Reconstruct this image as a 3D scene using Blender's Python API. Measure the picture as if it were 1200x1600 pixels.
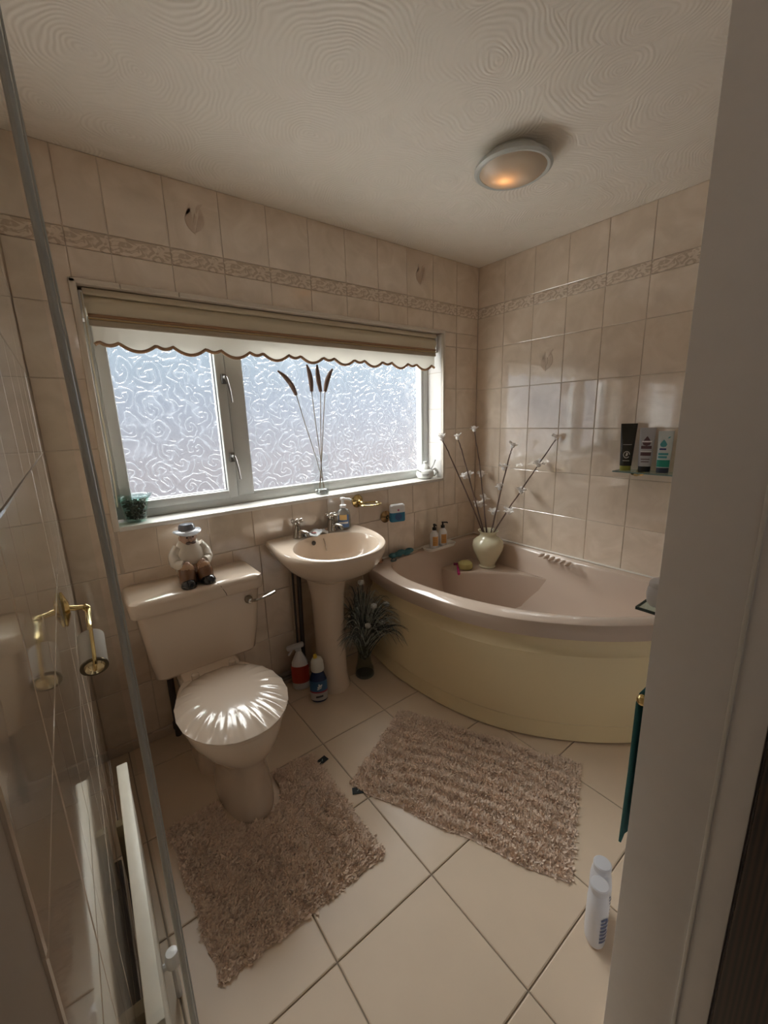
import bpy, bmesh, math, random
from math import sin, cos, pi, radians
from mathutils import Vector, Matrix
random.seed(7)
S = bpy.context.scene
COL = S.collection
for o in list(bpy.data.objects):
    bpy.data.objects.remove(o)

# ------------------------------------------------------------------ camera
F_PX, YAW, PITCH, ROLL = 643.66, 0.6492, 0.2230, -0.0302
CAM = Vector((-2.2411, -1.8891, 1.3621))
fwd = Vector((sin(YAW)*cos(PITCH), cos(YAW)*cos(PITCH), -sin(PITCH)))
rgt0 = Vector((cos(YAW), -sin(YAW), 0)); up0 = rgt0.cross(fwd)
rgt = cos(ROLL)*rgt0 + sin(ROLL)*up0; upv = -sin(ROLL)*rgt0 + cos(ROLL)*up0
cd = bpy.data.cameras.new('camera'); cam = bpy.data.objects.new('camera', cd); COL.objects.link(cam)
cd.sensor_fit = 'VERTICAL'; cd.sensor_height = 24.0; cd.lens = F_PX/1600*24.0
cd.clip_start = 0.01; cd.clip_end = 60
m = Matrix((rgt, upv, -fwd)).transposed().to_4x4(); m.translation = CAM
cam.matrix_world = m
S.camera = cam

# ------------------------------------------------------------------ world, daylight, exposure
S.view_settings.view_transform = 'Standard'
S.view_settings.look = 'None'
S.view_settings.gamma = 1
S.view_settings.exposure = 1.66
S.view_settings.use_curve_mapping = False
try:
    S.cycles.use_denoising = True
    S.cycles.max_bounces = 14; S.cycles.diffuse_bounces = 8; S.cycles.glossy_bounces = 6
    S.cycles.transmission_bounces = 10; S.cycles.transparent_max_bounces = 16
    S.cycles.caustics_reflective = False; S.cycles.caustics_refractive = False
    S.cycles.sample_clamp_indirect = 6
except Exception:
    pass
wd = bpy.data.worlds.new('overcast_sky'); S.world = wd; wd.use_nodes = True
nt = wd.node_tree; nt.nodes.clear()
wo = nt.nodes.new('ShaderNodeOutputWorld'); wb = nt.nodes.new('ShaderNodeBackground')
nt.links.new(wb.outputs[0], wo.inputs[0])
wb.inputs['Color'].default_value = (1.0, 0.985, 0.96, 1)      # even, bright overcast sky
wb.inputs['Strength'].default_value = 7.0
# portal in the window opening: guides daylight sampling, gives no light of its own
pl = bpy.data.lights.new('window_portal', 'AREA'); pl.shape = 'RECTANGLE'; pl.size = 1.8; pl.size_y = 0.9; pl.energy = 1
try: pl.cycles.is_portal = True
except Exception: pass
po = bpy.data.objects.new('window_portal', pl); COL.objects.link(po)
po.location = (-1.2225, 0.20, 1.41); po.rotation_euler = (radians(-90), 0, 0)

# ------------------------------------------------------------------ materials
MATS = {}
def mat(name, col, rough=0.5, metal=0.0, bump=None, spec=0.5, coat=0, trans=0, ior=1.45, var=None, alpha=1, sss=0, sheen=0):
    """col base colour; bump=(scale,strength,distance); var=(scale,amount) tints the colour with noise"""
    if name in MATS: return MATS[name]
    M = bpy.data.materials.new(name); M.use_nodes = True; MATS[name] = M
    n = M.node_tree; b = n.nodes['Principled BSDF']
    b.inputs['Base Color'].default_value = (*col, 1); b.inputs['Roughness'].default_value = rough
    b.inputs['Metallic'].default_value = metal; b.inputs['Specular IOR Level'].default_value = spec
    b.inputs['Coat Weight'].default_value = coat; b.inputs['Transmission Weight'].default_value = trans
    b.inputs['IOR'].default_value = ior; b.inputs['Alpha'].default_value = alpha
    b.inputs['Sheen Weight'].default_value = sheen
    if sss:
        b.inputs['Subsurface Weight'].default_value = sss; b.inputs['Subsurface Radius'].default_value = (.01, .008, .006)
    t = n.nodes.new('ShaderNodeTexCoord')
    if var:
        nz = n.nodes.new('ShaderNodeTexNoise'); nz.inputs['Scale'].default_value = var[0]; nz.inputs['Detail'].default_value = 5
        mx = n.nodes.new('ShaderNodeMix'); mx.data_type = 'RGBA'; mx.blend_type = 'MIX'
        mx.inputs[6].default_value = (*[c*(1-var[1]) for c in col], 1); mx.inputs[7].default_value = (*[min(1, c*(1+var[1])) for c in col], 1)
        n.links.new(t.outputs['Object'], nz.inputs['Vector']); n.links.new(nz.outputs['Fac'], mx.inputs[0]); n.links.new(mx.outputs[2], b.inputs['Base Color'])
    if bump:
        nz = n.nodes.new('ShaderNodeTexNoise'); nz.inputs['Scale'].default_value = bump[0]; nz.inputs['Detail'].default_value = 4
        bp = n.nodes.new('ShaderNodeBump'); bp.inputs['Strength'].default_value = bump[1]; bp.inputs['Distance'].default_value = bump[2]
        n.links.new(t.outputs['Object'], nz.inputs['Vector']); n.links.new(nz.outputs['Fac'], bp.inputs['Height']); n.links.new(bp.outputs[0], b.inputs['Normal'])
    return M

def N(n, t, **kw):
    x = n.nodes.new(t)
    for k, v in kw.items():
        if k.startswith('i_'): x.inputs[int(k[2:])].default_value = v
        else: setattr(x, k, v)
    return x
def math_(n, op, a, b=None):
    x = n.nodes.new('ShaderNodeMath'); x.operation = op
    for i, v in enumerate((a, b)):
        if v is None: continue
        if isinstance(v, (int, float)): x.inputs[i].default_value = v
        else: n.links.new(v, x.inputs[i])
    return x.outputs[0]
def spiral(n, axes, scale, freq, distort, turn=1.0):
    """height socket: curls wound around scattered centres (embossed glass, combed plaster)"""
    t = n.nodes.new('ShaderNodeTexCoord'); s = n.nodes.new('ShaderNodeSeparateXYZ'); c = n.nodes.new('ShaderNodeCombineXYZ')
    n.links.new(t.outputs['Object'], s.inputs[0])
    n.links.new(math_(n, 'MULTIPLY', s.outputs[axes[0]], scale), c.inputs[0]); n.links.new(math_(n, 'MULTIPLY', s.outputs[axes[1]], scale), c.inputs[1])
    nz = n.nodes.new('ShaderNodeTexNoise'); nz.inputs['Scale'].default_value = 1.3; nz.inputs['Detail'].default_value = 2
    n.links.new(c.outputs[0], nz.inputs['Vector'])
    vm = n.nodes.new('ShaderNodeVectorMath'); vm.operation = 'SCALE'; vm.inputs['Scale'].default_value = distort
    n.links.new(nz.outputs['Color'], vm.inputs[0])
    va = n.nodes.new('ShaderNodeVectorMath'); n.links.new(c.outputs[0], va.inputs[0]); n.links.new(vm.outputs[0], va.inputs[1])
    vo = n.nodes.new('ShaderNodeTexVoronoi'); vo.voronoi_dimensions = '2D'; vo.inputs['Scale'].default_value = 1
    n.links.new(va.outputs[0], vo.inputs['Vector'])
    vs = n.nodes.new('ShaderNodeVectorMath'); vs.operation = 'SUBTRACT'
    n.links.new(va.outputs[0], vs.inputs[0]); n.links.new(vo.outputs['Position'], vs.inputs[1])
    s2 = n.nodes.new('ShaderNodeSeparateXYZ'); n.links.new(vs.outputs[0], s2.inputs[0])
    ang = math_(n, 'MULTIPLY', math_(n, 'ARCTAN2', s2.outputs[1], s2.outputs[0]), turn)
    ph = math_(n, 'ADD', math_(n, 'MULTIPLY', vo.outputs['Distance'], freq), ang)
    return math_(n, 'SINE', ph)

def tile_mat():
    M = mat('cream_marbled_ceramic', (.60, .51, .43), .26, coat=.8, spec=.9); n = M.node_tree; b = n.nodes['Principled BSDF']
    t = N(n, 'ShaderNodeTexCoord'); oi = N(n, 'ShaderNodeObjectInfo')
    ad = N(n, 'ShaderNodeVectorMath', operation='ADD'); sc = N(n, 'ShaderNodeMath', operation='MULTIPLY', i_1=40.0)
    n.links.new(oi.outputs['Random'], sc.inputs[0]); cx = N(n, 'ShaderNodeCombineXYZ')
    n.links.new(sc.outputs[0], cx.inputs[0]); n.links.new(sc.outputs[0], cx.inputs[2])
    n.links.new(t.outputs['Object'], ad.inputs[0]); n.links.new(cx.outputs[0], ad.inputs[1])
    nz = N(n, 'ShaderNodeTexNoise'); nz.inputs['Scale'].default_value = 7; nz.inputs['Detail'].default_value = 6; nz.inputs['Distortion'].default_value = 1.2
    n.links.new(ad.outputs[0], nz.inputs['Vector'])
    r = N(n, 'ShaderNodeValToRGB'); n.links.new(nz.outputs['Fac'], r.inputs[0])
    e = r.color_ramp.elements; e[0].position = .3; e[0].color = (.64, .53, .42, 1); e[1].position = .72; e[1].color = (.78, .67, .56, 1)
    k = r.color_ramp.elements.new(.5); k.color = (.71, .595, .48, 1)
    n.links.new(r.outputs[0], b.inputs['Base Color'])
    n2 = N(n, 'ShaderNodeTexNoise'); b.inputs['Coat Roughness'].default_value = .05; b.inputs['Coat IOR'].default_value = 1.9; b.inputs['Coat Weight'].default_value = 1.0; n2.inputs['Scale'].default_value = 11; n.links.new(ad.outputs[0], n2.inputs['Vector'])
    bp = N(n, 'ShaderNodeBump'); bp.inputs['Strength'].default_value = .025; bp.inputs['Distance'].default_value = .003
    n.links.new(n2.outputs['Fac'], bp.inputs['Height']); n.links.new(bp.outputs[0], b.inputs['Normal']); n.links.new(bp.outputs[0], b.inputs['Coat Normal'])
    return M
def border_mat():
    M = mat('border_ceramic', (.6, .5, .4), .15); n = M.node_tree; b = n.nodes['Principled BSDF']
    t = N(n, 'ShaderNodeTexCoord'); mp = N(n, 'ShaderNodeMapping'); mp.inputs['Scale'].default_value = (22, 34, 22)
    n.links.new(t.outputs['Object'], mp.inputs[0])
    nz = N(n, 'ShaderNodeTexNoise'); nz.inputs['Scale'].default_value = 1.0; nz.inputs['Detail'].default_value = 1.5; nz.inputs['Distortion'].default_value = 2.4
    n.links.new(mp.outputs[0], nz.inputs['Vector'])
    r = N(n, 'ShaderNodeValToRGB'); r.color_ramp.interpolation = 'LINEAR'; n.links.new(nz.outputs['Fac'], r.inputs[0])
    e = r.color_ramp.elements; e[0].position = .44; e[0].color = (.54, .44, .35, 1); e[1].position = .53; e[1].color = (.73, .63, .53, 1)
    n.links.new(r.outputs[0], b.inputs['Base Color'])
    bp = N(n, 'ShaderNodeBump'); bp.inputs['Strength'].default_value = .25; bp.inputs['Distance'].default_value = .003
    n.links.new(nz.outputs['Fac'], bp.inputs['Height']); n.links.new(bp.outputs[0], b.inputs['Normal'])
    return M
def ceiling_mat():
    M = mat('combed_plaster', (.82, .77, .70), .8); n = M.node_tree; b = n.nodes['Principled BSDF']
    h = spiral(n, (0, 1), 3.2, 150.0, .5, 0.0)
    bp = N(n, 'ShaderNodeBump'); bp.inputs['Strength'].default_value = .30; bp.inputs['Distance'].default_value = .002
    n.links.new(h, bp.inputs['Height']); n.links.new(bp.outputs[0], b.inputs['Normal'])
    return M
def pane_mat():
    M = bpy.data.materials.new('embossed_obscure_glass'); M.use_nodes = True; n = M.node_tree; n.nodes.clear()
    out = N(n, 'ShaderNodeOutputMaterial')
    h = spiral(n, (0, 2), 10.0, 11.5, .8, 1.0)
    h2 = spiral(n, (0, 2), 4.0, 8.0, 1.5, 1.0)
    l1 = math_(n, 'POWER', math_(n, 'SUBTRACT', 1.0, math_(n, 'ABSOLUTE', h)), 2.6)
    l2 = math_(n, 'POWER', math_(n, 'SUBTRACT', 1.0, math_(n, 'ABSOLUTE', h2)), 4.0)
    ln = math_(n, 'MINIMUM', math_(n, 'ADD', l1, math_(n, 'MULTIPLY', l2, .5)), 1.0)
    bp = N(n, 'ShaderNodeBump'); bp.inputs['Strength'].default_value = 1.0; bp.inputs['Distance'].default_value = .004
    n.links.new(ln, bp.inputs['Height'])
    tl = N(n, 'ShaderNodeBsdfTranslucent'); tl.inputs['Color'].default_value = (.22, .25, .28, 1); n.links.new(bp.outputs[0], tl.inputs['Normal'])
    rf = N(n, 'ShaderNodeBsdfRefraction'); rf.inputs['Roughness'].default_value = .10; rf.inputs['IOR'].default_value = 1.35
    n.links.new(bp.outputs[0], rf.inputs['Normal'])
    tr = N(n, 'ShaderNodeBsdfTransparent'); tr.inputs['Color'].default_value = (.95, .97, .97, 1)
    m0 = N(n, 'ShaderNodeMixShader'); m0.inputs[0].default_value = .70
    n.links.new(tl.outputs[0], m0.inputs[1]); n.links.new(rf.outputs[0], m0.inputs[2])
    m1 = N(n, 'ShaderNodeMixShader'); n.links.new(math_(n, 'SUBTRACT', .955, math_(n, 'MULTIPLY', ln, .70)), m1.inputs[0])
    n.links.new(m0.outputs[0], m1.inputs[1]); n.links.new(tr.outputs[0], m1.inputs[2])
    gl = N(n, 'ShaderNodeBsdfGlossy'); gl.inputs['Roughness'].default_value = .15; n.links.new(bp.outputs[0], gl.inputs['Normal'])
    m2 = N(n, 'ShaderNodeMixShader'); m2.inputs[0].default_value = .04
    n.links.new(m1.outputs[0], m2.inputs[1]); n.links.new(gl.outputs[0], m2.inputs[2]); n.links.new(m2.outputs[0], out.inputs[0])
    MATS['pane'] = M; return M
def sheet_glass(name, tint, fac=.12):
    """clear sheet: see-through, with Fresnel reflections; lets daylight through"""
    M = bpy.data.materials.new(name); M.use_nodes = True; n = M.node_tree; n.nodes.clear(); MATS[name] = M
    out = N(n, 'ShaderNodeOutputMaterial'); tr = N(n, 'ShaderNodeBsdfTransparent'); tr.inputs['Color'].default_value = (*tint, 1)
    gl = N(n, 'ShaderNodeBsdfGlossy'); gl.inputs['Roughness'].default_value = .02
    fr = N(n, 'ShaderNodeFresnel'); fr.inputs['IOR'].default_value = 1.45
    mx = N(n, 'ShaderNodeMixShader'); ge = N(n, 'ShaderNodeNewGeometry')
    n.links.new(math_(n, 'MULTIPLY', fr.outputs[0], math_(n, 'SUBTRACT', 1.0, ge.outputs['Backfacing'])), mx.inputs[0])
    n.links.new(tr.outputs[0], mx.inputs[1]); n.links.new(gl.outputs[0], mx.inputs[2]); n.links.new(mx.outputs[0], out.inputs[0])
    return M
def fabric_translucent(name, col, k=.5):
    M = bpy.data.materials.new(name); M.use_nodes = True; n = M.node_tree; n.nodes.clear(); MATS[name] = M
    out = N(n, 'ShaderNodeOutputMaterial'); d = N(n, 'ShaderNodeBsdfDiffuse'); d.inputs['Color'].default_value = (*col, 1)
    t = N(n, 'ShaderNodeBsdfTranslucent'); t.inputs['Color'].default_value = (*col, 1)
    w = N(n, 'ShaderNodeTexNoise'); w.inputs['Scale'].default_value = 400
    bp = N(n, 'ShaderNodeBump'); bp.inputs['Strength'].default_value = .2; bp.inputs['Distance'].default_value = .001
    n.links.new(w.outputs['Fac'], bp.inputs['Height']); n.links.new(bp.outputs[0], d.inputs['Normal'])
    mx = N(n, 'ShaderNodeMixShader'); mx.inputs[0].default_value = k
    n.links.new(d.outputs[0], mx.inputs[1]); n.links.new(t.outputs[0], mx.inputs[2]); n.links.new(mx.outputs[0], out.inputs[0])
    return M

TILE, BORDER, CEIL, PANE = tile_mat(), border_mat(), ceiling_mat(), pane_mat()
FLOORT = mat('beige_floor_ceramic', (.68, .55, .42), .32, var=(9, .05), bump=(60, .05, .001))
GROUT = mat('beige_grout', (.52, .45, .38), .9, bump=(120, .2, .001))
FGROUT = mat('floor_grout', (.36, .30, .24), .9)
SANI = mat('champagne_vitreous_china', (.64, .53, .43), .12, coat=.4)
ACRYL = mat('champagne_acrylic', (.56, .45, .37), .14, coat=.3)
PANELM = mat('magnolia_bath_panel', (.80, .68, .44), .30, bump=(5, .04, .004))
UPVC = mat('white_upvc', (.56, .57, .56), .28)
PAINT = mat('off_white_gloss_paint', (.87, .86, .87), .45, var=(30, .03), bump=(180, .06, .001))
WHITE = mat('white_plastic', (.78, .78, .80), .30)
CHROME = mat('aged_chrome', (.46, .42, .37), .18, 1.0)
BRASS = mat('polished_brass', (.72, .55, .25), .14, 1.0)
DBRASS = mat('tarnished_brass', (.42, .28, .14), .25, 1.0)
BLACK = mat('black_plastic', (.012, .012, .013), .35)
DPIPE = mat('dark_painted_pipe', (.07, .06, .055), .5)
RUG = mat('mauve_brown_pile', (.80, .65, .53), .95, var=(25, .18), sheen=.3)
RUGB = mat('mauve_brown_backing', (.62, .49, .41), .95)
CLEAR = sheet_glass('clear_glass', (.975, .985, .985))
GREEN_GLASS = sheet_glass('green_glass', (.85, .94, .915))
SHELFG = sheet_glass('shelf_glass', (.80, .92, .90))
SHELFE = mat('glass_edge', (.16, .24, .23), .15)

# ------------------------------------------------------------------ mesh helpers (world coordinates; each object's origin sits at its thing's base)
ORG = {}
def obj(name, vf, m, parent=None, base=None, smooth=True, sharp=38):
    V, F = vf
    o0 = ORG[parent] if parent is not None else Vector(base if base is not None else (0, 0, 0))
    me = bpy.data.meshes.new(name); me.from_pydata([tuple(Vector(v)-o0) for v in V], [], F); me.validate()
    bm = bmesh.new(); bm.from_mesh(me); bmesh.ops.recalc_face_normals(bm, faces=bm.faces); bm.to_mesh(me); bm.free()
    if smooth:
        me.polygons.foreach_set('use_smooth', [True]*len(me.polygons)); me.set_sharp_from_angle(angle=radians(sharp))
    if m is not None: me.materials.append(m)
    o = bpy.data.objects.new(name, me); COL.objects.link(o)
    if parent is not None: o.parent = parent
    else: o.location = o0
    ORG[o] = o0
    return o
def thing(name, label, cat, loc, group=None):
    o = bpy.data.objects.new(name, None); COL.objects.link(o); o.location = loc; o.empty_display_size = .05; ORG[o] = Vector(loc)
    return tag(o, label, cat, group)
def tag(o, label, cat, group=None):
    o['label'] = label; o['category'] = cat
    if group: o['group'] = group
    return o
def struct(name, vf, m, base=None, **k):
    o = obj(name, vf, m, base=base, **k); o['kind'] = 'structure'; return o
def structE(name, loc):
    o = bpy.data.objects.new(name, None); COL.objects.link(o); o.location = loc; ORG[o] = Vector(loc); o['kind'] = 'structure'; return o

def join(*parts):
    V, F = [], []
    for v, f in parts:
        k = len(V); V += [tuple(p) for p in v]; F += [tuple(i+k for i in q) for q in f]
    return V, F
def box(x0, x1, y0, y1, z0, z1, bev=0, seg=2):
    V = [(x, y, z) for z in (z0, z1) for y in (y0, y1) for x in (x0, x1)]
    F = [(0, 2, 3, 1), (4, 5, 7, 6), (0, 1, 5, 4), (2, 6, 7, 3), (0, 4, 6, 2), (1, 3, 7, 5)]
    if not bev: return V, F
    bm = bmesh.new(); vs = [bm.verts.new(v) for v in V]
    for f in F: bm.faces.new([vs[i] for i in f])
    bmesh.ops.bevel(bm, geom=list(bm.edges), offset=bev, segments=seg, profile=.5, affect='EDGES')
    bm.verts.index_update(); R = ([tuple(v.co) for v in bm.verts], [tuple(v.index for v in f.verts) for f in bm.faces]); bm.free(); return R
def xf(vf, M):
    return [tuple(M @ Vector(v)) for v in vf[0]], vf[1]
def frame_of(d, up=Vector((0, 0, 1))):
    d = Vector(d).normalized()
    if abs(d.dot(up)) > .98: up = Vector((1, 0, 0))
    a = d.cross(up).normalized(); b = a.cross(d).normalized(); return a, b, d
def loft(rings, cap=True, closed=True):
    n = len(rings[0]); V = [tuple(p) for r in rings for p in r]; F = []
    for i in range(len(rings)-1):
        for j in range(n if closed else n-1):
            k = (j+1) % n; F.append((i*n+j, i*n+k, (i+1)*n+k, (i+1)*n+j))
    if cap and closed:
        F.append(tuple(range(n))[::-1]); F.append(tuple((len(rings)-1)*n+j for j in range(n)))
    return V, F
def tube(pts, r, n=8, cap=True):
    pts = [Vector(p) for p in pts]; rings = []
    rr = r if isinstance(r, (list, tuple)) else [r]*len(pts)
    a = None
    for i, p in enumerate(pts):
        d = (pts[min(i+1, len(pts)-1)]-pts[max(i-1, 0)]).normalized()
        if a is None: a, b, _ = frame_of(d)
        else:
            a = (a-d*a.dot(d)).normalized(); b = a.cross(d).normalized()
        rings.append([p+(a*cos(2*pi*j/n)+b*sin(2*pi*j/n))*rr[i] for j in range(n)])
    return loft(rings, cap)
def curve(pts, k=6):
    """Catmull-Rom through points"""
    P = [Vector(p) for p in pts]; P = [2*P[0]-P[1]]+P+[2*P[-1]-P[-2]]; out = []
    for i in range(1, len(P)-2):
        for s in range(k):
            t = s/k; a, b, c, d = P[i-1:i+3]
            out.append(.5*((2*b)+(c-a)*t+(2*a-5*b+4*c-d)*t*t+(3*b-a-3*c+d)*t**3))
    out.append(P[-2]); return out
def lathe(prof, c, n=32, axis=(0, 0, 1), sx=1, sy=1):
    a, b, d = frame_of(axis) if tuple(axis) != (0, 0, 1) else (Vector((1, 0, 0)), Vector((0, 1, 0)), Vector((0, 0, 1)))
    c = Vector(c); rings = []
    for r, z in prof:
        r = max(r, 1e-5)
        rings.append([c+d*z+(a*cos(2*pi*j/n)*sx+b*sin(2*pi*j/n)*sy)*r for j in range(n)])
    return loft(rings, True)
def ball(c, rx, ry=None, rz=None, n=16, mth=10):
    ry = rx if ry is None else ry; rz = rx if rz is None else rz; c = Vector(c)
    rings = []
    for i in range(mth+1):
        t = pi*i/mth; s = max(sin(t), 1e-4)
        rings.append([c+Vector((rx*s*cos(2*pi*j/n), ry*s*sin(2*pi*j/n), -rz*cos(t))) for j in range(n)])
    return loft(rings, True)
def prism(poly, M, t):
    """poly in local xy, extruded 0..t in z, placed by matrix M"""
    n = len(poly); V = [M @ Vector((x, y, 0)) for x, y in poly]+[M @ Vector((x, y, t)) for x, y in poly]
    F = [tuple(range(n))[::-1], tuple(range(n, 2*n))]+[(j, (j+1) % n, n+(j+1) % n, n+j) for j in range(n)]
    return [tuple(v) for v in V], F
def rrect(cx, cy, hx, hy, r, z, k=5):
    out = []
    for qx, qy, a0 in ((1, 1, 0), (-1, 1, 90), (-1, -1, 180), (1, -1, 270)):
        for i in range(k+1):
            a = radians(a0+90*i/k); out.append((cx+qx*(hx-r)+r*cos(a), cy+qy*(hy-r)+r*sin(a), z))
    return out
def chaikin(P, it=2, closed=True):
    for _ in range(it):
        Q = []; n = len(P)
        for i in range(n if closed else n-1):
            a, b = Vector(P[i]), Vector(P[(i+1) % n]); Q += [a*.75+b*.25, a*.25+b*.75]
        P = Q
    return P
def polar(P, c, n):
    """resample a star-shaped closed outline around c at n equal angles"""
    c = Vector(c); out = []; m_ = len(P)
    for k in range(n):
        a = 2*pi*k/n; d = Vector((cos(a), sin(a))); best = None
        for i in range(m_):
            p, q = Vector(P[i][:2])-c, Vector(P[(i+1) % m_][:2])-c; e = q-p
            den = d.x*e.y-d.y*e.x
            if abs(den) < 1e-12: continue
            t = (p.x*e.y-p.y*e.x)/den; s = (p.x*d.y-p.y*d.x)/den
            if t > 0 and -1e-6 <= s <= 1+1e-6 and (best is None or t > best): best = t
        out.append(c+d*best)
    return out

# ------------------------------------------------------------------ room
W, H, D = 2.3008, 2.268, -1.67          # left wall at x=-W, ceiling height, door wall inner face
WX0, WX1, WZ0, WZ1 = -2.122, -0.325, 0.969, 1.853
floor = struct('floor', box(-2.45, .05, -3.1, .05, -.06, -.004), FGROUT, smooth=False)
ceiling = struct('ceiling', box(-2.45, .05, -3.1, .25, H, H+.08), CEIL, smooth=False)
g = .003
wall_window = struct('wall_window', join(
    box(-2.45, WX0, g, .24, 0, H), box(WX1, .10, g, .24, 0, H),
    box(WX0, WX1, g, .24, 0, WZ0), box(WX0, WX1, g, .24, WZ1, H)), GROUT, smooth=False)
wall_right = struct('wall_right', box(g, .12, -1.9, .10, 0, H), GROUT, smooth=False)
wall_left = struct('wall_left', box(-W-.12, -W-g, -3.1, .10, 0, H), GROUT, smooth=False)
wall_back = struct('wall_back', box(-1.50, .0, D-.15, D, 0, H), PAINT, smooth=False)
HALLP = mat('hall_emulsion', (.60, .56, .50), .8)
wall_hall = struct('wall_hall', join(box(-2.45, .05, -3.1, -3.0, 0, H), box(-.05, .05, -3.0, D-.15, 0, H)), HALLP, smooth=False)  # unseen hall walls, added to keep sky light out behind the viewer

TM = {}
def tile(parent, w, h, loc, rot, m, name='tile', th=.008, bev=.0022, joint=.0022):
    key = (name, round(w, 3), round(h, 3), m.name)
    if key not in TM:
        a, b = w/2-joint/2, h/2-joint/2
        r = lambda i, z: [(-a+i, -b+i, z), (a-i, -b+i, z), (a-i, b-i, z), (-a+i, b-i, z)]
        V = r(0, -th)+r(0, -bev*.5)+r(bev, 0)
        F = [(8, 9, 10, 11)]+[(i+j, i+(j+1) % 4, i+4+(j+1) % 4, i+4+j) for i in (0, 4) for j in range(4)]
        me = bpy.data.meshes.new(name); me.from_pydata(V, [], F); me.materials.append(m); TM[key] = me
    o = bpy.data.objects.new(name, TM[key]); COL.objects.link(o); o.parent = parent; o.location = loc; o.rotation_euler = rot
    ORG[o] = Vector(loc)
    return o
RW, RR, RL = (pi/2, 0, 0), (pi/2, 0, -pi/2), (pi/2, 0, pi/2)
def jig(): return random.uniform(-.0004, .0004)
BT, BB = 2.026, 1.966
ROWS = [1.783-.25*k for k in range(8)]       # 1.783 .. 0.033
DECO = []
def wall_tiles(parent, rowdefs, place, rot):
    for z1, z0, cuts, m, nm in rowdefs:
        for a, b in zip(cuts[:-1], cuts[1:]):
            c, w_ = (a+b)/2, abs(b-a)
            p = place(c, (z0+z1)/2)
            o = tile(parent, w_, z1-z0, p, rot, m, nm)
            yield o, c, (z0+z1)/2, w_, z1-z0
cW = [-W, -2.13, -2.0]+[-.2*k for k in range(9, -1, -1)]
cWs = [-W, -2.13, -1.995, -1.79, -1.59, -1.387, -1.186, -.984, -.775, -.58, -.352, -.2, 0]
cW2 = [-W, -2.1, -1.9, -1.7, -1.57, -1.43, -1.2, -.98, -.78, -.57, -.37, -.17, 0]
rows = [(H, BT, cW, TILE, 'tile'), (BT, BB, cW, BORDER, 'border_tile')]
rows += [(BB, WZ1+.012, cW[1:], TILE, 'tile'), (BB, ROWS[0], cW[:2], TILE, 'tile')]
rows += [(WZ1+.012, ROWS[0], [-.308, -.2, 0], TILE, 'tile')]
for k in range(3):
    rows += [(ROWS[k], ROWS[k+1], [-W, WX0-.018], TILE, 'tile'), (ROWS[k], ROWS[k+1], [-.308, -.2, 0], TILE, 'tile')]
rows += [(ROWS[3], ROWS[4], [-W, WX0-.018], TILE, 'tile'), (ROWS[3], ROWS[4], [-.308, -.2, 0], TILE, 'tile')]
rows += [(WZ0-.004, ROWS[4], [c for c in cWs if -2.2 < c < -.3]+[-.308], TILE, 'tile')]
for k in range(4, 7): rows += [(ROWS[k], ROWS[k+1], cW2 if k == 4 else [c for c in cW2 if c < -.6], TILE, 'tile')]
rows += [(ROWS[7], .0, [-1.57, -1.43, -1.2, -.98, -.78], TILE, 'tile')]
def motif(parent):
    M = Matrix.Translation((0, 0, .0002))
    def leaf(x0, y0, x1, y1, w, bend):
        P = []; n = 9
        for s in (1, -1):
            for i in range(n+1):
                t = i/n if s == 1 else 1-i/n
                if s == -1 and i in (0, n): continue
                dx, dy = x1-x0, y1-y0; L = math.hypot(dx, dy); nx, ny = -dy/L, dx/L
                off = bend*sin(pi*t)+s*w*sin(pi*t)**.8
                P.append((x0+dx*t+nx*off, y0+dy*t+ny*off))
        return prism(P, M, .0012)
    vf = join(leaf(0, -.055, -.012, .035, .016, .012), leaf(.002, -.05, .028, .04, .013, -.012), leaf(-.028, .005, -.01, .052, .006, -.004),
              leaf(.012, .02, .04, .058, .006, .006), leaf(-.004, -.03, .006, .02, .005, -.004))
    me = bpy.data.meshes.new('motif'); me.from_pydata(*[vf[0], [], vf[1]]); me.materials.append(mat('motif_ceramic', (.58, .47, .38), .15))
    return me
MOT = motif(None)
def add_motif(t):
    o = bpy.data.objects.new('motif', MOT); COL.objects.link(o); o.parent = t; ORG[o] = ORG[t]
for o, c, z, w_, h_ in wall_tiles(wall_window, rows, lambda c, z: (c, jig(), z), RW):
    if h_ > .2 and z > 2.03 and (abs(c+1.7) < .05 or abs(c+.5) < .05): add_motif(o)
cR = [-.2*k for k in range(0, 9)]
rrows = [(H, BT, cR, TILE, 'tile'), (BT, BB, cR, BORDER, 'border_tile'), (BB, 1.778, cR, TILE, 'tile')]
rrows += [(1.778-.25*k, 1.778-.25*(k+1), cR, TILE, 'tile') for k in range(5)]
for o, c, z, w_, h_ in wall_tiles(wall_right, rrows, lambda c, z: (jig(), c, z), RR):
    if abs(c+.5) < .05 and abs(z-1.653) < .03: add_motif(o)
lrows = [(H, BT, cR, TILE, 'tile'), (BT, BB, cR, BORDER, 'border_tile'), (BB, ROWS[0], cR, TILE, 'tile')]
lrows += [(ROWS[k], ROWS[k+1] if k < 7 else 0, cR, TILE, 'tile') for k in range(8)]
for _ in wall_tiles(wall_left, lrows, lambda c, z: (-W+jig(), c, z), RL): pass
FT = .3356
for i in range(-3, 5):
    for j in range(-2, 5):
        x0, x1 = -1.5583+FT*i, -1.5583+FT*(i+1); y0, y1 = -1.1746+FT*j, -1.1746+FT*(j+1)
        x0, x1, y0, y1 = max(x0, -W), min(x1, 0), max(y0, -1.9), min(y1, 0)
        if x1-x0 < .02 or y1-y0 < .02 or (x0 > -.85 and y0 > -1.0): continue
        tile(floor, x1-x0, y1-y0, ((x0+x1)/2, (y0+y1)/2, 0), (0, 0, 0), FLOORT, 'tile', joint=.004, bev=.003)
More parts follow.
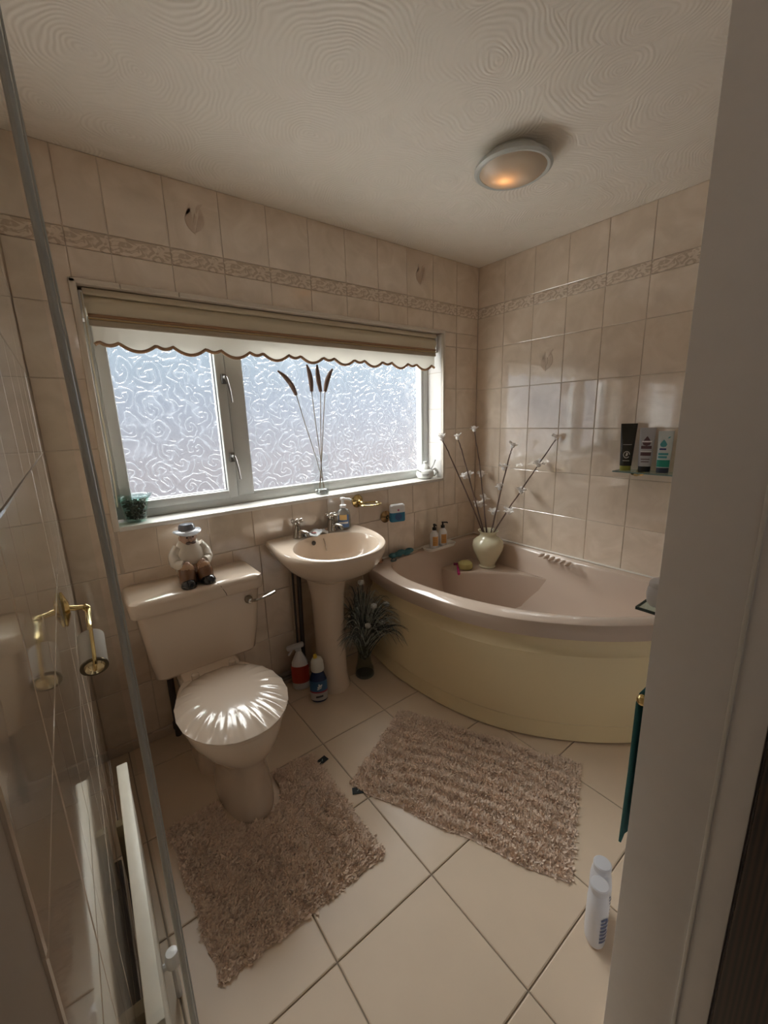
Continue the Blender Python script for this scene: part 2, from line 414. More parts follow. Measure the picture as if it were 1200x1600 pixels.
bb = struct('baseboard_window', box(-W, -1.46, -.016, 0, 0, .042, .004), mat('beige_skirting', (.58, .49, .41), .4))

# outside the window: ground added to bounce light, dim backdrop added behind panes
struct('ground_bounce', box(-8, 6, .25, 9, -.2, -.1), mat('pale_bounce_ground', (.50, .48, .46), .9, var=(3, .1)), smooth=False)
ow = mat('pane_light_gradient', (.03, .04, .05), .9); n = ow.node_tree
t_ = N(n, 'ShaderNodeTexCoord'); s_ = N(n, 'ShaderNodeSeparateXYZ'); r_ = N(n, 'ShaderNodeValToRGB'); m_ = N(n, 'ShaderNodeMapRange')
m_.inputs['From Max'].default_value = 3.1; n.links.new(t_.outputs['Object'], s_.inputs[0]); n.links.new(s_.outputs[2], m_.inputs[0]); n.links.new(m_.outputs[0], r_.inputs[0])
e_ = r_.color_ramp.elements; e_[0].position = .28; e_[0].color = (.029, .0265, .031, 1); e_[1].position = .80; e_[1].color = (.0155, .0265, .0355, 1)  # mauve-to-blue gradient painted on to tint the light in the panes
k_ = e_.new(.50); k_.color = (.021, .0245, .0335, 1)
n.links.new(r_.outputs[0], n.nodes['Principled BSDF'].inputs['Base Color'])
struct('wall_backdrop', box(-8, 6, 2.9, 3.1, -.1, 3.1), ow, smooth=False)
# ------------------------------------------------------------------ window
win = structE('window_1', (-1.2225, .14, WZ0))
FY0, FY1 = .125, .195                     # frame front and back
def bar(name, x0, x1, z0, z1, y0=FY0, y1=FY1, m=UPVC, par=win, bev=.006): return obj(name, box(x0, x1, y0, y1, z0, z1, bev), m, par)
bar('frame_jamb', WX0, WX0+.035, WZ0+.01, WZ1); bar('frame_jamb', WX1-.045, WX1, WZ0+.01, WZ1)
bar('frame_head', WX0+.03, WX1-.04, WZ1-.06, WZ1); bar('frame_cill', WX0+.03, WX1-.04, WZ0+.005, 1.018)
bar('mullion', -1.603, -1.522, 1.014, WZ1-.055)
sash = bar('casement_sash', WX0+.03, WX0+.072, 1.012, WZ1-.06, FY0-.012, FY1-.01)
bar('sash_stile', -1.65, -1.606, 1.012, WZ1-.06, FY0-.012, FY1-.01, par=sash); bar('sash_rail', WX0+.07, -1.648, 1.012, 1.048, FY0-.012, FY1-.01, par=sash)
bar('sash_rail', WX0+.07, -1.648, WZ1-.10, WZ1-.06, FY0-.012, FY1-.01, par=sash)
GASK = mat('black_gasket', (.02, .02, .022), .6)
def pane(x0, x1, z0, z1, par):
    p = obj('glass_pane', box(x0, x1, .158, .164, z0, z1), PANE, par, smooth=False)
    for a in ((x0, x0+.006, z0, z1), (x1-.006, x1, z0, z1), (x0, x1, z0, z0+.005)):
        obj('gasket', box(a[0], a[1], .134, .15, a[2], a[3]), GASK, p, smooth=False)
pane(WX0+.068, -1.645, 1.044, WZ1-.095, win); pane(-1.526, WX1-.041, 1.014, WZ1-.055, win)
bar('glazing_bead', WX1-.06, WX1-.044, 1.016, WZ1-.055, FY0+.002, .157); bar('glazing_bead', -1.524, WX1-.046, 1.014, 1.03, FY0+.002, .157)
for hz in (1.555, 1.20):
    hb = obj('handle', join(box(-1.629, -1.607, .100, .116, hz-.018, hz+.026, .003), lathe([(.008, 0), (.008, .02), (.005, .026)], (-1.618, .104, hz+.01), 14, (0, -1, 0))), mat('satin_grey_metal', (.22, .21, .20), .35, 1.0), win)
    obj('handle_lever', tube(curve([(-1.618, .080, hz+.012), (-1.612, .078, hz-.01), (-1.603, .082, hz-.055), (-1.598, .086, hz-.10)], 4), [.0065]*4+[.005]*5+[.004]*4, 8), mat('satin_grey_metal', (.22, .21, .20), .35, 1.0), hb)
sillM = mat('white_sill_tile', (.70, .68, .64), .22, var=(8, .05))
sill = struct('trim_1', box(WX0, WX1, -.012, .135, WZ0-.012, .976, .004), sillM)
trimM = mat('cream_tile_trim', (.66, .60, .52), .25)
struct('trim_2', box(WX0-.02, WX0+.002, -.012, .004, WZ0-.01, WZ1+.014, .004), trimM)
struct('trim_3', box(WX1-.002, WX1+.018, -.012, .004, WZ0-.012, WZ1+.014, .004), trimM)
struct('trim_4', join(box(WX0-.02, -1.99, -.012, .004, WZ1-.002, WZ1+.016, .004), box(-1.988, -1.792, -.012, .004, WZ1-.002, WZ1+.016, .004), box(-1.79, WX1+.018, -.012, .004, WZ1-.002, WZ1+.016, .004)), trimM)
# white tiled reveals
rv = struct('trim_5', box(WX1-.001, WX1+.002, .004, .13, WZ0, WZ1), GROUT, smooth=False)
for z0, z1 in ((.977, 1.20), (1.20, 1.41), (1.41, 1.63), (1.63, WZ1)):
    tile(rv, .128, z1-z0, (WX1-.002, .068, (z0+z1)/2), RR, mat('white_reveal_tile', (.70, .68, .66), .2), 'reveal_tile')
struct('trim_6', box(WX0-.002, WX0+.001, .004, .13, WZ0, WZ1), trimM, smooth=False)

# ------------------------------------------------------------------ roller blind
CREAM = mat('cream_blind_cloth', (.66, .59, .46), .8, bump=(300, .1, .001))
BROWN = mat('brown_gold_braid', (.34, .20, .11), .7, bump=(200, .5, .002))
VAL = fabric_translucent('cream_valance', (.70, .66, .58), .5)
bl = thing('roller_blind', 'cream roller blind with a brown scalloped braid edge, rolled up in the window', 'blind', (-1.23, .06, 1.70))
BX0, BX1 = -2.105, -.345
obj('roller', lathe([(.0, 0), (.036, 0), (.036, BX1-BX0), (0, BX1-BX0)], (BX0, .065, 1.797), 28, (1, 0, 0)), CREAM, bl)
obj('head_rail', box(BX0, BX1, .028, .05, 1.828, 1.85, .004), CREAM, bl)
obj('cloth', box(BX0+.005, BX1-.01, .028, .032, 1.73, 1.80), CREAM, bl, smooth=False)
obj('braid', box(BX0+.005, BX1-.01, .022, .03, 1.752, 1.763, .003), BROWN, bl)
obj('braid', box(BX0+.005, BX1-.01, .023, .03, 1.744, 1.749, .001), mat('gold_braid', (.50, .36, .18), .6), bl)
obj('slat_pocket', box(BX0+.005, BX1-.01, .022, .036, 1.722, 1.743, .004), mat('taupe_blind_band', (.42, .36, .28), .8), bl)
obj('bracket', box(BX1-.004, BX1+.012, .03, .10, 1.745, 1.84, .003), WHITE, bl); obj('bracket', box(BX0-.012, BX0+.002, .03, .10, 1.745, 1.84, .003), WHITE, bl)
per, big = .188, .125
def zlow(x):
    u = (x-BX0+.10) % per
    return 1.668-(.027*sin(pi*u/big)**.9 if u < big else .011*sin(pi*(u-big)/(per-big)))
n_ = 420; xs = [BX0+.012+(BX1-BX0-.03)*i/n_ for i in range(n_+1)]
top = [(x, .029, 1.726) for x in xs]; low = [(x, .029+.002*sin(x*30), zlow(x)) for x in xs]
obj('valance', (top+low, [(i, i+1, n_+2+i, n_+1+i) for i in range(n_)]), VAL, bl, smooth=True)
obj('scallop_braid', tube([(x, y-.002, z) for x, y, z in low[::2]], .0068, 6), BROWN, bl)
ch = obj('bead_chain', tube(curve([(BX0-.004, .02, 1.83), (BX0-.006, .016, 1.5), (BX0-.003, .02, 1.2), (BX0-.006, .03, 1.05)], 20), .0028, 6), mat('cream_bead', (.6, .54, .42), .5), bl)

# ------------------------------------------------------------------ bath
bath = thing('corner_bath', 'champagne acrylic corner bath with a curved magnolia front panel', 'bath', (-.45, -.6, 0))
RZ = .542
out_pts = [(0, 0), (-.45, 0), (-.93, 0), (-.972, -.05), (-.990, -.15), (-1.012, -.34), (-1.003, -.53), (-.968, -.747), (-.885, -.957), (-.741, -1.155), (-.554, -1.325), (-.31, -1.465), (-.10, -1.54), (0, -1.56), (0, -1.0), (0, -.5)]
oc = []
fr = curve([(x, y, 0) for x, y in out_pts[2:14]], 6)
OUT = [(0, 0)]+[(p.x, p.y) for p in fr]+[(0, -.8)]
inn = [(-.845, -.09), (-.91, -.22), (-.93, -.36), (-.905, -.58), (-.85, -.79), (-.748, -1.01), (-.595, -1.20), (-.41, -1.335), (-.20, -1.41), (-.09, -1.36), (-.065, -1.1), (-.06, -.6), (-.055, -.12), (-.12, -.055), (-.5, -.06), (-.74, -.062)]
INN = chaikin([Vector(p) for p in inn], 3)
CB = (-.42, -.56); NB = 120
PO, PI_ = polar(OUT, CB, NB), polar([(v.x, v.y) for v in INN], CB, NB)
def ins(P, d, z):
    r = []
    for i, p in enumerate(P):
        v = p-Vector(CB); L = v.length; q = Vector(CB)+v*((L-d)/L); r.append((q.x, q.y, z))
    return r
cl = lambda R: [(min(x, -.0006), min(y, -.0006), z) for x, y, z in R]
shell = [ins(PO, .035, .470), cl(ins(PO, .0, .472)), cl(ins(PO, -.002, .50)), cl(ins(PO, 0, RZ-.009)), ins(PO, .0025, RZ-.003), ins(PO, .008, RZ)]
shell += [ins(PI_, -.012, RZ), ins(PI_, -.003, RZ-.003), ins(PI_, .004, RZ-.014), ins(PI_, .014, .46), ins(PI_, .045, .32), ins(PI_, .085, .20), ins(PI_, .14, .145), ins(PI_, .22, .125), ins(PI_, .30, .12)]
sv, sf = loft(shell, False)
sv.append((CB[0], CB[1], .118)); kk = (len(shell)-1)*NB
sf += [(kk+j, kk+(j+1) % NB, len(sv)-1) for j in range(NB)]
tub = obj('tub', (sv, sf), ACRYL, bath)
front = [p for p in fr]
def arcwall(off, zs):
    R = []
    for z, d in zs:
        row = []
        for i, p in enumerate(front):
            a, b = front[max(i-1, 0)], front[min(i+1, len(front)-1)]; t = (b-a).normalized(); nrm = Vector((-t.y, t.x, 0))
            q = p+nrm*d
            row.append((min(q.x, -.002), min(q.y, -.002), z))
        R.append(row)
    return R
test = arcwall(0, [(0, .02)])[0]; sgn = 1 if Vector(test[len(test)//2][:2]).length < front[len(front)//2].to_2d().length else -1
prof = [(.474, .024), (.43, .024), (.405, .018), (.395, .008), (.11, -.002), (.085, -.002), (.078, .004), (.007, -.006)]
pv = arcwall(0, [(z, d*sgn) for z, d in prof]); pb = arcwall(0, [(z, (d+.012)*sgn) for z, d in prof])
obj('bath_panel', loft([list(c) for c in zip(*([*pv]+[*pb[::-1]]))], True), PANELM, bath)
# corner seat
sa, sb_ = Vector((-.42, -.045)), Vector((-.055, -.70))
seat = [(-.05, -.05), (-.40, -.05), (-.425, -.10), (-.405, -.20), (-.33, -.27), (-.22, -.36), (-.13, -.50), (-.085, -.66), (-.05, -.70)]
sc_ = chaikin([Vector(p) for p in seat], 2); NS = 64
SP = polar([(v.x, v.y) for v in sc_], (-.17, -.20), NS)
def sins(d, z): return [((p.x-(-.17))*(1-d)-.17, (p.y+.20)*(1-d)-.20, z) for p in SP]
obj('corner_seat', loft([sins(-.12, .16), sins(-.04, .30), sins(0, .385), sins(.015, .397), sins(.05, .402), sins(.5, .400)], True), ACRYL, bath)
for k in range(6):
    y = -.60-.036*k; x = -.10-.006*k
    obj('grip_ridge', ball((x, y, RZ+.003), .034, .011, .010, 12, 8), ACRYL, bath)
obj('sealant_bead', tube([(-.96, -.007, RZ+.002), (-.5, -.007, RZ+.003), (-.007, -.007, RZ+.003), (-.007, -.5, RZ+.003), (-.007, -1.5, RZ+.002)], .0055, 6), mat('white_sealant', (.66, .62, .56), .4), bath)

# ------------------------------------------------------------------ toilet
TX = -1.912
wc = thing('toilet', 'champagne toilet with a glossy shell-shaped lid and cistern under the window', 'toilet', (TX, -.4, 0))
def egg(cx, yb, yf, rx, z, n=40, sq=2.3):
    cy, ry = (yb+yf)/2, (yb-yf)/2; R = []
    for j in range(n):
        a = 2*pi*j/n; c, s = cos(a), sin(a)
        x = rx*math.copysign(abs(c)**(2/sq), c); y = ry*math.copysign(abs(s)**(2/2.1), s)
        w = 1-.10*max(0, -s)**2
        R.append((cx+x*w, cy+y, z))
    return R
TF = -1.898
pan = [egg(TF, -.30, -.677, .094, .0), egg(TF, -.30, -.678, .094, .02), egg(TF, -.31, -.668, .088, .07), egg(TF, -.31, -.660, .081, .12), egg(TF, -.31, -.658, .079, .17), egg(TF-.002, -.30, -.672, .090, .21),
       egg(TX+.008, -.27, -.700, .118, .255), egg(TX+.003, -.25, -.734, .148, .30), egg(TX, -.24, -.752, .164, .345), egg(TX, -.235, -.758, .169, .385), egg(TX, -.235, -.755, .166, .395)]
obj('pan', loft(pan, True), SANI, wc)
obj('outlet_foot', loft([rrect(TX, -.24, .105, .13, .06, .0), rrect(TX, -.24, .10, .125, .06, .08), rrect(TX, -.22, .085, .11, .06, .20), rrect(TX, -.20, .11, .12, .05, .30), rrect(TX, -.17, .12, .115, .05, .385)], True), SANI, wc)
obj('cistern_shelf', box(TX-.11, TX+.11, -.30, -.06, .375, .402, .01), SANI, wc)
seatr = [egg(TX, -.325, -.755, .172, .397, 56), egg(TX, -.32, -.762, .178, .402, 56), egg(TX, -.32, -.762, .178, .410, 56), egg(TX, -.325, -.755, .172, .414, 56)]
obj('seat_ring', loft(seatr, True), SANI, wc)
lidm = mat('champagne_gloss_lid', (.52, .43, .35), .16, coat=.35)
NL, NR = 192, 22
base = egg(TX, -.318, -.766, .182, 0, NL); V, F = [], []
lc = Vector((TX, -.50))
for i in range(NR+1):
    t = i/NR
    for j in range(NL):
        p = Vector(base[j][:2]); a = 2*pi*j/NL
        fl = max(0, (t-.52)/.48); front_w = .25+.75*min(1, max(0, .65-.5*sin(a)))
        rib = .5*cos(a*22)+.18*cos(a*44)
        q = lc+(p-lc)*(t*(1+.010*rib*fl))
        z = .416+.024*(1-t**4)+  .0042*rib*math.sin(pi*min(1, fl*.80))*front_w
        V.append((q.x, q.y, z))
for i in range(NR):
    for j in range(NL): k = (j+1) % NL; F.append((i*NL+j, i*NL+k, (i+1)*NL+k, (i+1)*NL+j))
kk = NR*NL; b0 = len(V)
for j in range(NL): V.append((V[kk+j][0], V[kk+j][1], .4145))
F += [(kk+j, kk+(j+1) % NL, b0+(j+1) % NL, b0+j) for j in range(NL)]
obj('lid', (V, F), lidm, wc, sharp=60)
for s in (-1, 1): obj('hinge', lathe([(.012, 0), (.014, .01), (.014, .03), (.008, .036)], (TX+.07*s, -.322, .40), 14), SANI, wc)
CX = -1.905
cis = [rrect(-1.905, -.125, .188, .108, .03, .395), rrect(-1.905, -.125, .197, .116, .035, .405), rrect(-1.902, -.122, .213, .114, .03, .50), rrect(-1.9, -.122, .230, .114, .028, .66), rrect(-1.9, -.122, .231, .114, .028, .684)]
cb_ = obj('cistern', loft(cis, True), SANI, wc)
lid = [rrect(-1.902, -.125, .245, .119, .025, .672), rrect(-1.902, -.125, .25, .122, .03, .678), rrect(-1.902, -.125, .252, .124, .03, .715), rrect(-1.902, -.125, .248, .12, .03, .728), rrect(-1.902, -.125, .238, .11, .03, .735), rrect(-1.902, -.125, .10, .05, .02, .7365)]
cl_ = obj('cistern_lid', loft(lid, True), SANI, wc)
obj('crack_line', tube([(-1.865, -.175, .7355), (-1.855, -.20, .7355), (-1.838, -.236, .735), (-1.83, -.247, .722), (-1.815, -.2497, .69), (-1.812, -.249, .678)], .0011, 5), mat('dark_crack', (.09, .06, .045), .8), cl_)
lv = obj('flush_lever', join(lathe([(.0, 0), (.016, 0), (.017, .008), (.010, .02), (.010, .03), (0, .031)], (-1.724, -.234, .632), 16, (0, -1, 0)),
     tube(curve([(-1.724, -.258, .632), (-1.70, -.270, .633), (-1.66, -.272, .637), (-1.615, -.262, .642)], 5), [.0075]*6+[.0055]*5+[.0065]*5, 8)), CHROME, wc)

# ------------------------------------------------------------------ basin
BXc = -1.30
ba = thing('pedestal_basin', 'champagne washbasin on a tapered pedestal between toilet and bath', 'washbasin', (BXc, -.2, 0))
hw = [(0, .245), (-.06, .252), (-.15, .262), (-.22, .265), (-.30, .252), (-.36, .228), (-.41, .190), (-.45, .135), (-.470, .075), (-.477, 0)]
ol = [(BXc-w_, y) for y, w_ in hw]+[(BXc+w_, y) for y, w_ in hw[::-1][1:]]
olc = chaikin([Vector(p) for p in ol], 2, closed=True); NBs = 96
cB = (BXc, -.24)
OB = polar([(v.x, v.y) for v in olc], cB, NBs)
inb = [(BXc+.205*cos(2*pi*k/48)*(1+.0*sin(0)), -.275+.172*sin(2*pi*k/48)) for k in range(48)]
IB = polar(inb, cB, NBs)
zr = lambda y: .80-.022*max(0, min(1, (-y-.12)/.34))
def sring(P, s, dz, z=None, c=Vector(cB)):
    R = []
    for p in P:
        q = c+(p-c)*s; R.append((q.x, min(q.y, -.001), (zr(q.y) if z is None else z)+dz))
    return R
def wav(R):
    return R
bs = [[(BXc+.095*cos(2*pi*k/NBs), -.19+.10*sin(2*pi*k/NBs), .605) for k in range(NBs)],
      [(BXc+.12*cos(2*pi*k/NBs), -.195+.13*sin(2*pi*k/NBs), .622) for k in range(NBs)],
      sring(OB, .80, -.105), sring(OB, .93, -.06), sring(OB, .99, -.026), sring(OB, 1.0, -.012), sring(OB, .995, -.002), sring(OB, .975, .003), sring(OB, .95, .001)]
bs += [sring(IB, 1.06, -.001), sring(IB, 1.02, .001), sring(IB, .99, -.006), sring(IB, .95, -.03), sring(IB, .84, 0, .70), sring(IB, .62, 0, .665), sring(IB, .30, 0, .65), sring(IB, .12, 0, .648)]
obj('bowl', loft(bs, True), SANI, ba, sharp=50)
ped = [(0, .088, .100), (.012, .090, .102), (.03, .082, .095), (.08, .076, .09), (.25, .074, .088), (.42, .076, .09), (.52, .082, .095), (.585, .094, .104), (.612, .10, .112)]
obj('pedestal', loft([[(BXc-.008+rx*cos(2*pi*k/40), -.165+ry*sin(2*pi*k/40), z) for k in range(40)] for z, rx, ry in ped], True), SANI, ba)
obj('overflow', lathe([(.0, 0), (.010, 0), (.0115, .003), (.0, .004)], (BXc-.04, -.118, .772), 16, (0, -1, .15)), mat('dark_drain', (.04, .03, .025), .4), ba)
obj('plug_chain', tube([(BXc+.02, -.112, .782), (BXc+.022, -.123, .755), (BXc+.024, -.13, .72)], .0025, 6), CHROME, ba)
obj('waste', lathe([(.0, 0), (.022, 0), (.022, .003), (.012, .001), (0, .001)], (BXc, -.27, .649), 18), CHROME, ba)
def tap(x, y, rot):
    t = obj('tap', join(lathe([(.026, 0), (.027, .004), (.023, .012), (.019, .03), (.014, .048), (.013, .062), (.016, .066), (.013, .074), (.007, .078), (.007, .088)], (x, y, .80), 20),
        tube(curve([(x, y-.010, .828), (x+.012, y-.035, .836), (x+.02, y-.062, .83), (x+.021, y-.07, .814)], 4), [.009]*5+[.008]*4+[.0085]*4, 10)), CHROME, ba)
    spk = []
    for k in range(4):
        a = rot+k*pi/2; d = Vector((cos(a), sin(a), 0)); c = Vector((x, y, .886))
        spk.append(tube([c, c+d*.018, c+d*.033, c+d*.038], [.0048, .0044, .0072, .0035], 8))
    obj('cross_handle', join(ball((x, y, .888), .0105, .0105, .009, 12, 8), *spk), CHROME, t)
tap(-1.395, -.066, .4); tap(-1.203, -.069, .5)

# ------------------------------------------------------------------ pipes
P = tag(obj('pipe', join(tube([(-2.036, -.04, .388), (-2.036, -.04, .07), (-2.036, -.04, .0)], .0135, 10), lathe([(.018, .0), (.018, .03)], (-2.036, -.04, .04), 12)), DPIPE, base=(-2.036, -.04, 0)), 'dark vertical water pipe below the left end of the cistern', 'pipe')
P = tag(obj('pipe', join(tube([(-1.395, -.035, .62), (-1.40, -.035, .3), (-1.405, -.035, .05), (-1.41, -.035, .0)], .011, 10), tube([(-1.425, -.03, .62), (-1.43, -.03, .0)], .006, 8)), DPIPE, base=(-1.4, -.035, 0)), 'dark vertical pipes running down behind the basin pedestal', 'pipe')
P = tag(obj('pipe', join(tube([(-1.72, -.03, .075), (-1.47, -.03, .075)], .011, 10), tube([(-1.72, -.03, .045), (-1.45, -.03, .045)], .011, 10)), mat('grey_pipe', (.20, .18, .16), .45), base=(-1.6, -.03, .06)), 'pair of grey pipes running low along the wall between toilet and basin', 'pipe')

# ------------------------------------------------------------------ soap pump, sachet, brass holders
def label_patch(c, rad, a0, a1, z0, z1, n=8):
    R = [[(c[0]+rad*cos(a0+(a1-a0)*i/n), c[1]+rad*sin(a0+(a1-a0)*i/n), z) for i in range(n+1)] for z in (z0, z1)]
    return loft(R, False, False)
FACE = math.atan2(CAM.y+.07, CAM.x+1.13)
sp = thing('soap_dispenser', 'clear pump bottle of liquid soap with blue and yellow label on the basin', 'soap', (-1.128, -.066, .801))
c = (-1.128, -.066, .801)
obj('bottle', lathe([(.03, 0), (.034, .004), (.036, .02), (.037, .06), (.034, .085), (.026, .098), (.014, .106), (.013, .112)], c, 28, sx=1.1, sy=.8), mat('clear_soap_bottle', (.80, .82, .80), .08, trans=.75), sp)
obj('label', label_patch((c[0], c[1]), .040, FACE-.75, FACE+.75, .812, .880), mat('blue_label', (.10, .19, .42), .4), sp)
obj('label_sun', label_patch((c[0], c[1]), .0405, FACE-.55, FACE+.45, .852, .880), mat('yellow_print', (.80, .55, .22), .4), sp)
obj('label_wave', label_patch((c[0], c[1]), .0405, FACE-.65, FACE+.6, .832, .842), WHITE, sp)
obj('pump', join(lathe([(.017, .11), (.017, .124), (.008, .128), (.006, .15), (.012, .152), (.013, .163), (.0, .166)], c, 18), tube([(c[0], c[1], .957), (c[0]+.025, c[1]-.025, .957), (c[0]+.032, c[1]-.032, .95)], .006, 8)), WHITE, sp)
# crumpled sachet between the taps
sa_ = []
for i in range(9):
    for j in range(7):
        u, v = i/8-.5, j/6-.5
        sa_.append((-1.307+.115*u+.02*v, -.082+.075*v-.02*u, .812+.008*sin(9*u+3*v)+.006*sin(13*v+4*u)+.004*random.random()))
q = [(i*7+j, i*7+j+1, (i+1)*7+j+1, (i+1)*7+j) for i in range(8) for j in range(6)]
sac = thing('sachet', 'crumpled pale foil sachet lying between the basin taps', 'packet', (-1.307, -.082, .801))
vf = ([*sa_, *[(x, y, z-.004) for x, y, z in sa_]], q+[tuple(k+63 for k in f[::-1]) for f in q])
obj('foil', vf, mat('pale_print_foil', (.62, .66, .68), .28, var=(60, .25)), sac, sharp=20)
obj('red_print', ([sa_[22], sa_[23], sa_[30], sa_[29]], [(0, 1, 2, 3)]) if False else ([(x, y, z+.0015) for x, y, z in (sa_[15], sa_[17], sa_[31], sa_[29])], [(0, 1, 2, 3)]), mat('red_print', (.5, .12, .10), .4), sac)
# brass ring holder
rg = thing('brass_ring_holder', 'brass wall ring holder, empty, above the soap pump', 'holder', (-1.0, 0, .915))
obj('rosette', lathe([(0, 0), (.034, 0), (.036, .004), (.030, .010), (.018, .014), (.012, .022), (.009, .03), (0, .031)], (-.995, -.001, .918), 26, (0, -1, 0)), BRASS, rg)
ring = [(-.955+.062*cos(2*pi*k/40), -.075+.048*sin(2*pi*k/40), .905+.0*k) for k in range(40)]
rv_ = []
for k in range(41):
    a = 2*pi*k/40; cc = Vector((-.958+.058*cos(a), -.078+.046*sin(a), .908)); e = Vector((cos(a), sin(a), 0))
    rv_.append([cc+e*.008*cos(t)+Vector((0, 0, 1))*.0045*sin(t) for t in [2*pi*i/8 for i in range(8)]])
obj('ring', loft(rv_, False), BRASS, rg); obj('arm', tube([(-.993, -.025, .917), (-.99, -.045, .911)], .007, 8), BRASS, rg)
bh = thing('brass_tumbler_holder', 'tarnished brass wall rosette carrying the blue bottle beside the basin', 'holder', (-.80, 0, .80))
obj('rosette', lathe([(0, 0), (.034, 0), (.036, .004), (.030, .010), (.018, .014), (.012, .022), (0, .023)], (-.80, -.001, .795), 26, (0, -1, 0)), DBRASS, bh)
obj('cup_ring', tube([(-.80, -.02, .795), (-.775, -.034, .79), (-.74, -.036, .788)], .006, 8), DBRASS, bh)
bb_ = thing('blue_bottle', 'flat white and blue soap bottle held on the brass holder above the bath', 'bottle', (-.755, -.058, .765))
def slab(cx, cy, z0, z1, hx, hy, rz, m, par, name, r=.012):
    R = [rrect(0, 0, hx-.004, hy-.004, r*.8, z0), rrect(0, 0, hx, hy, r, z0+.006), rrect(0, 0, hx, hy, r, z1-.008), rrect(0, 0, hx-.006, hy-.006, r*.7, z1)]
    M = Matrix.Translation((cx, cy, 0)) @ Matrix.Rotation(rz, 4, 'Z')
    return obj(name, xf(loft(R, True), M), m, par)
slab(-.755, -.058, .770, .872, .046, .018, -.25, WHITE, bb_, 'body')
slab(-.755, -.058, .7695, .832, .0466, .0186, -.25, mat('blue_gel', (.05, .24, .42), .2), bb_, 'blue_label')
M_ = Matrix.Translation((-.755, -.058, .80)) @ Matrix.Rotation(-.25, 4, 'Z') @ Matrix.Translation((0, -.0187, 0)) @ Matrix.Rotation(pi/2, 4, 'X')
obj('print_panel', prism([(.022*cos(t), .022*sin(t)) for t in [2*pi*i/20 for i in range(20)]], M_, .0006), mat('navy_print', (.04, .12, .30), .3), bb_)
obj('print_dot', prism([(.006*cos(t), .006*sin(t)+.04) for t in [2*pi*i/12 for i in range(12)]], M_, .0009), mat('magenta_print', (.45, .10, .22), .3), bb_)

# ------------------------------------------------------------------ things on the bath rim and seat
tr = thing('soap_tray', 'white oblong tray on the bath rim carrying two pump bottles', 'tray', (-.43, -.075, RZ))
R = [rrect(-.43, -.08, .115, .04, .03, RZ+.001), rrect(-.43, -.08, .125, .048, .035, RZ+.02), rrect(-.43, -.08, .122, .045, .033, RZ+.022), rrect(-.43, -.08, .112, .036, .028, RZ+.008)]
obj('dish', loft(R, True), mat('white_ceramic', (.74, .72, .68), .2), tr)
def pump_bottle(x, y, label, flip):
    z = RZ+.0085; t = thing('pump_bottle', label, 'bottle', (x, y, z), 'pump bottles on the tray')
    f = math.atan2(CAM.y-y, CAM.x-x)
    obj('body', lathe([(.024, 0), (.027, .004), (.0275, .075), (.026, .09), (.018, .105), (.011, .112), (.011, .118)], (x, y, z), 26), WHITE, t)
    obj('label', label_patch((x, y), .028, f-.35, f+1.0, z+.018, z+.078), mat('amber_label', (.58, .30, .09), .5), t)
    obj('label_text', join(*[label_patch((x, y), .0283, f-.15, f+.75, z+.03+.011*k, z+.033+.011*k) for k in range(4)]), mat('brown_print', (.30, .16, .06), .5), t)
    obj('pump', join(lathe([(.013, .116), (.013, .132), (.006, .134), (.005, .146), (.008, .147), (.008, .155), (0, .156)], (x, y, z), 14), tube([(x, y, z+.151), (x+(.02 if flip else -.002), y-.016, z+.151), (x+(.024 if flip else -.002), y-.02, z+.146)], .0045, 8)), BLACK, t)
pump_bottle(-.472, -.078, 'white pump bottle with amber label, nearer the basin of the two on the tray', False)
pump_bottle(-.392, -.074, 'white pump bottle with amber label, nearer the vase of the two on the tray', True)
spg = thing('blue_sponge', 'teal blue scrubbing sponge on the bath rim beside the basin', 'sponge', (-.72, -.05, RZ))
tealm = mat('teal_sponge', (.07, .20, .24), .9, bump=(90, .8, .004))
obj('scrunch', join(*[ball((-.78+.032*k, -.042-.01*(k % 2), RZ+.017+.004*(k % 3)), .03, .024, .015, 12, 8) for k in range(5)]), tealm, spg)
obj('rope', tube(curve([(-.80, -.06, RZ+.008), (-.83, -.085, RZ+.006), (-.81, -.10, RZ+.006), (-.79, -.08, RZ+.006)], 5), .004, 6), mat('dark_cord', (.05, .08, .09), .8), spg)
orn = thing('small_soap_animal', 'small peach orange soap figure on the bath corner beside the blue sponge', 'soap', (-.90, -.06, RZ))
om = mat('peach_soap', (.52, .28, .17), .5)
obj('body', join(ball((-.895, -.06, RZ+.016), .026, .018, .016, 14, 8), ball((-.917, -.07, RZ+.028), .013, .012, .013, 12, 8)), om, orn)
obj('spot', ball((-.887, -.076, RZ+.022), .008, .006, .008, 10, 6), mat('brown_soap', (.16, .09, .06), .5), orn)

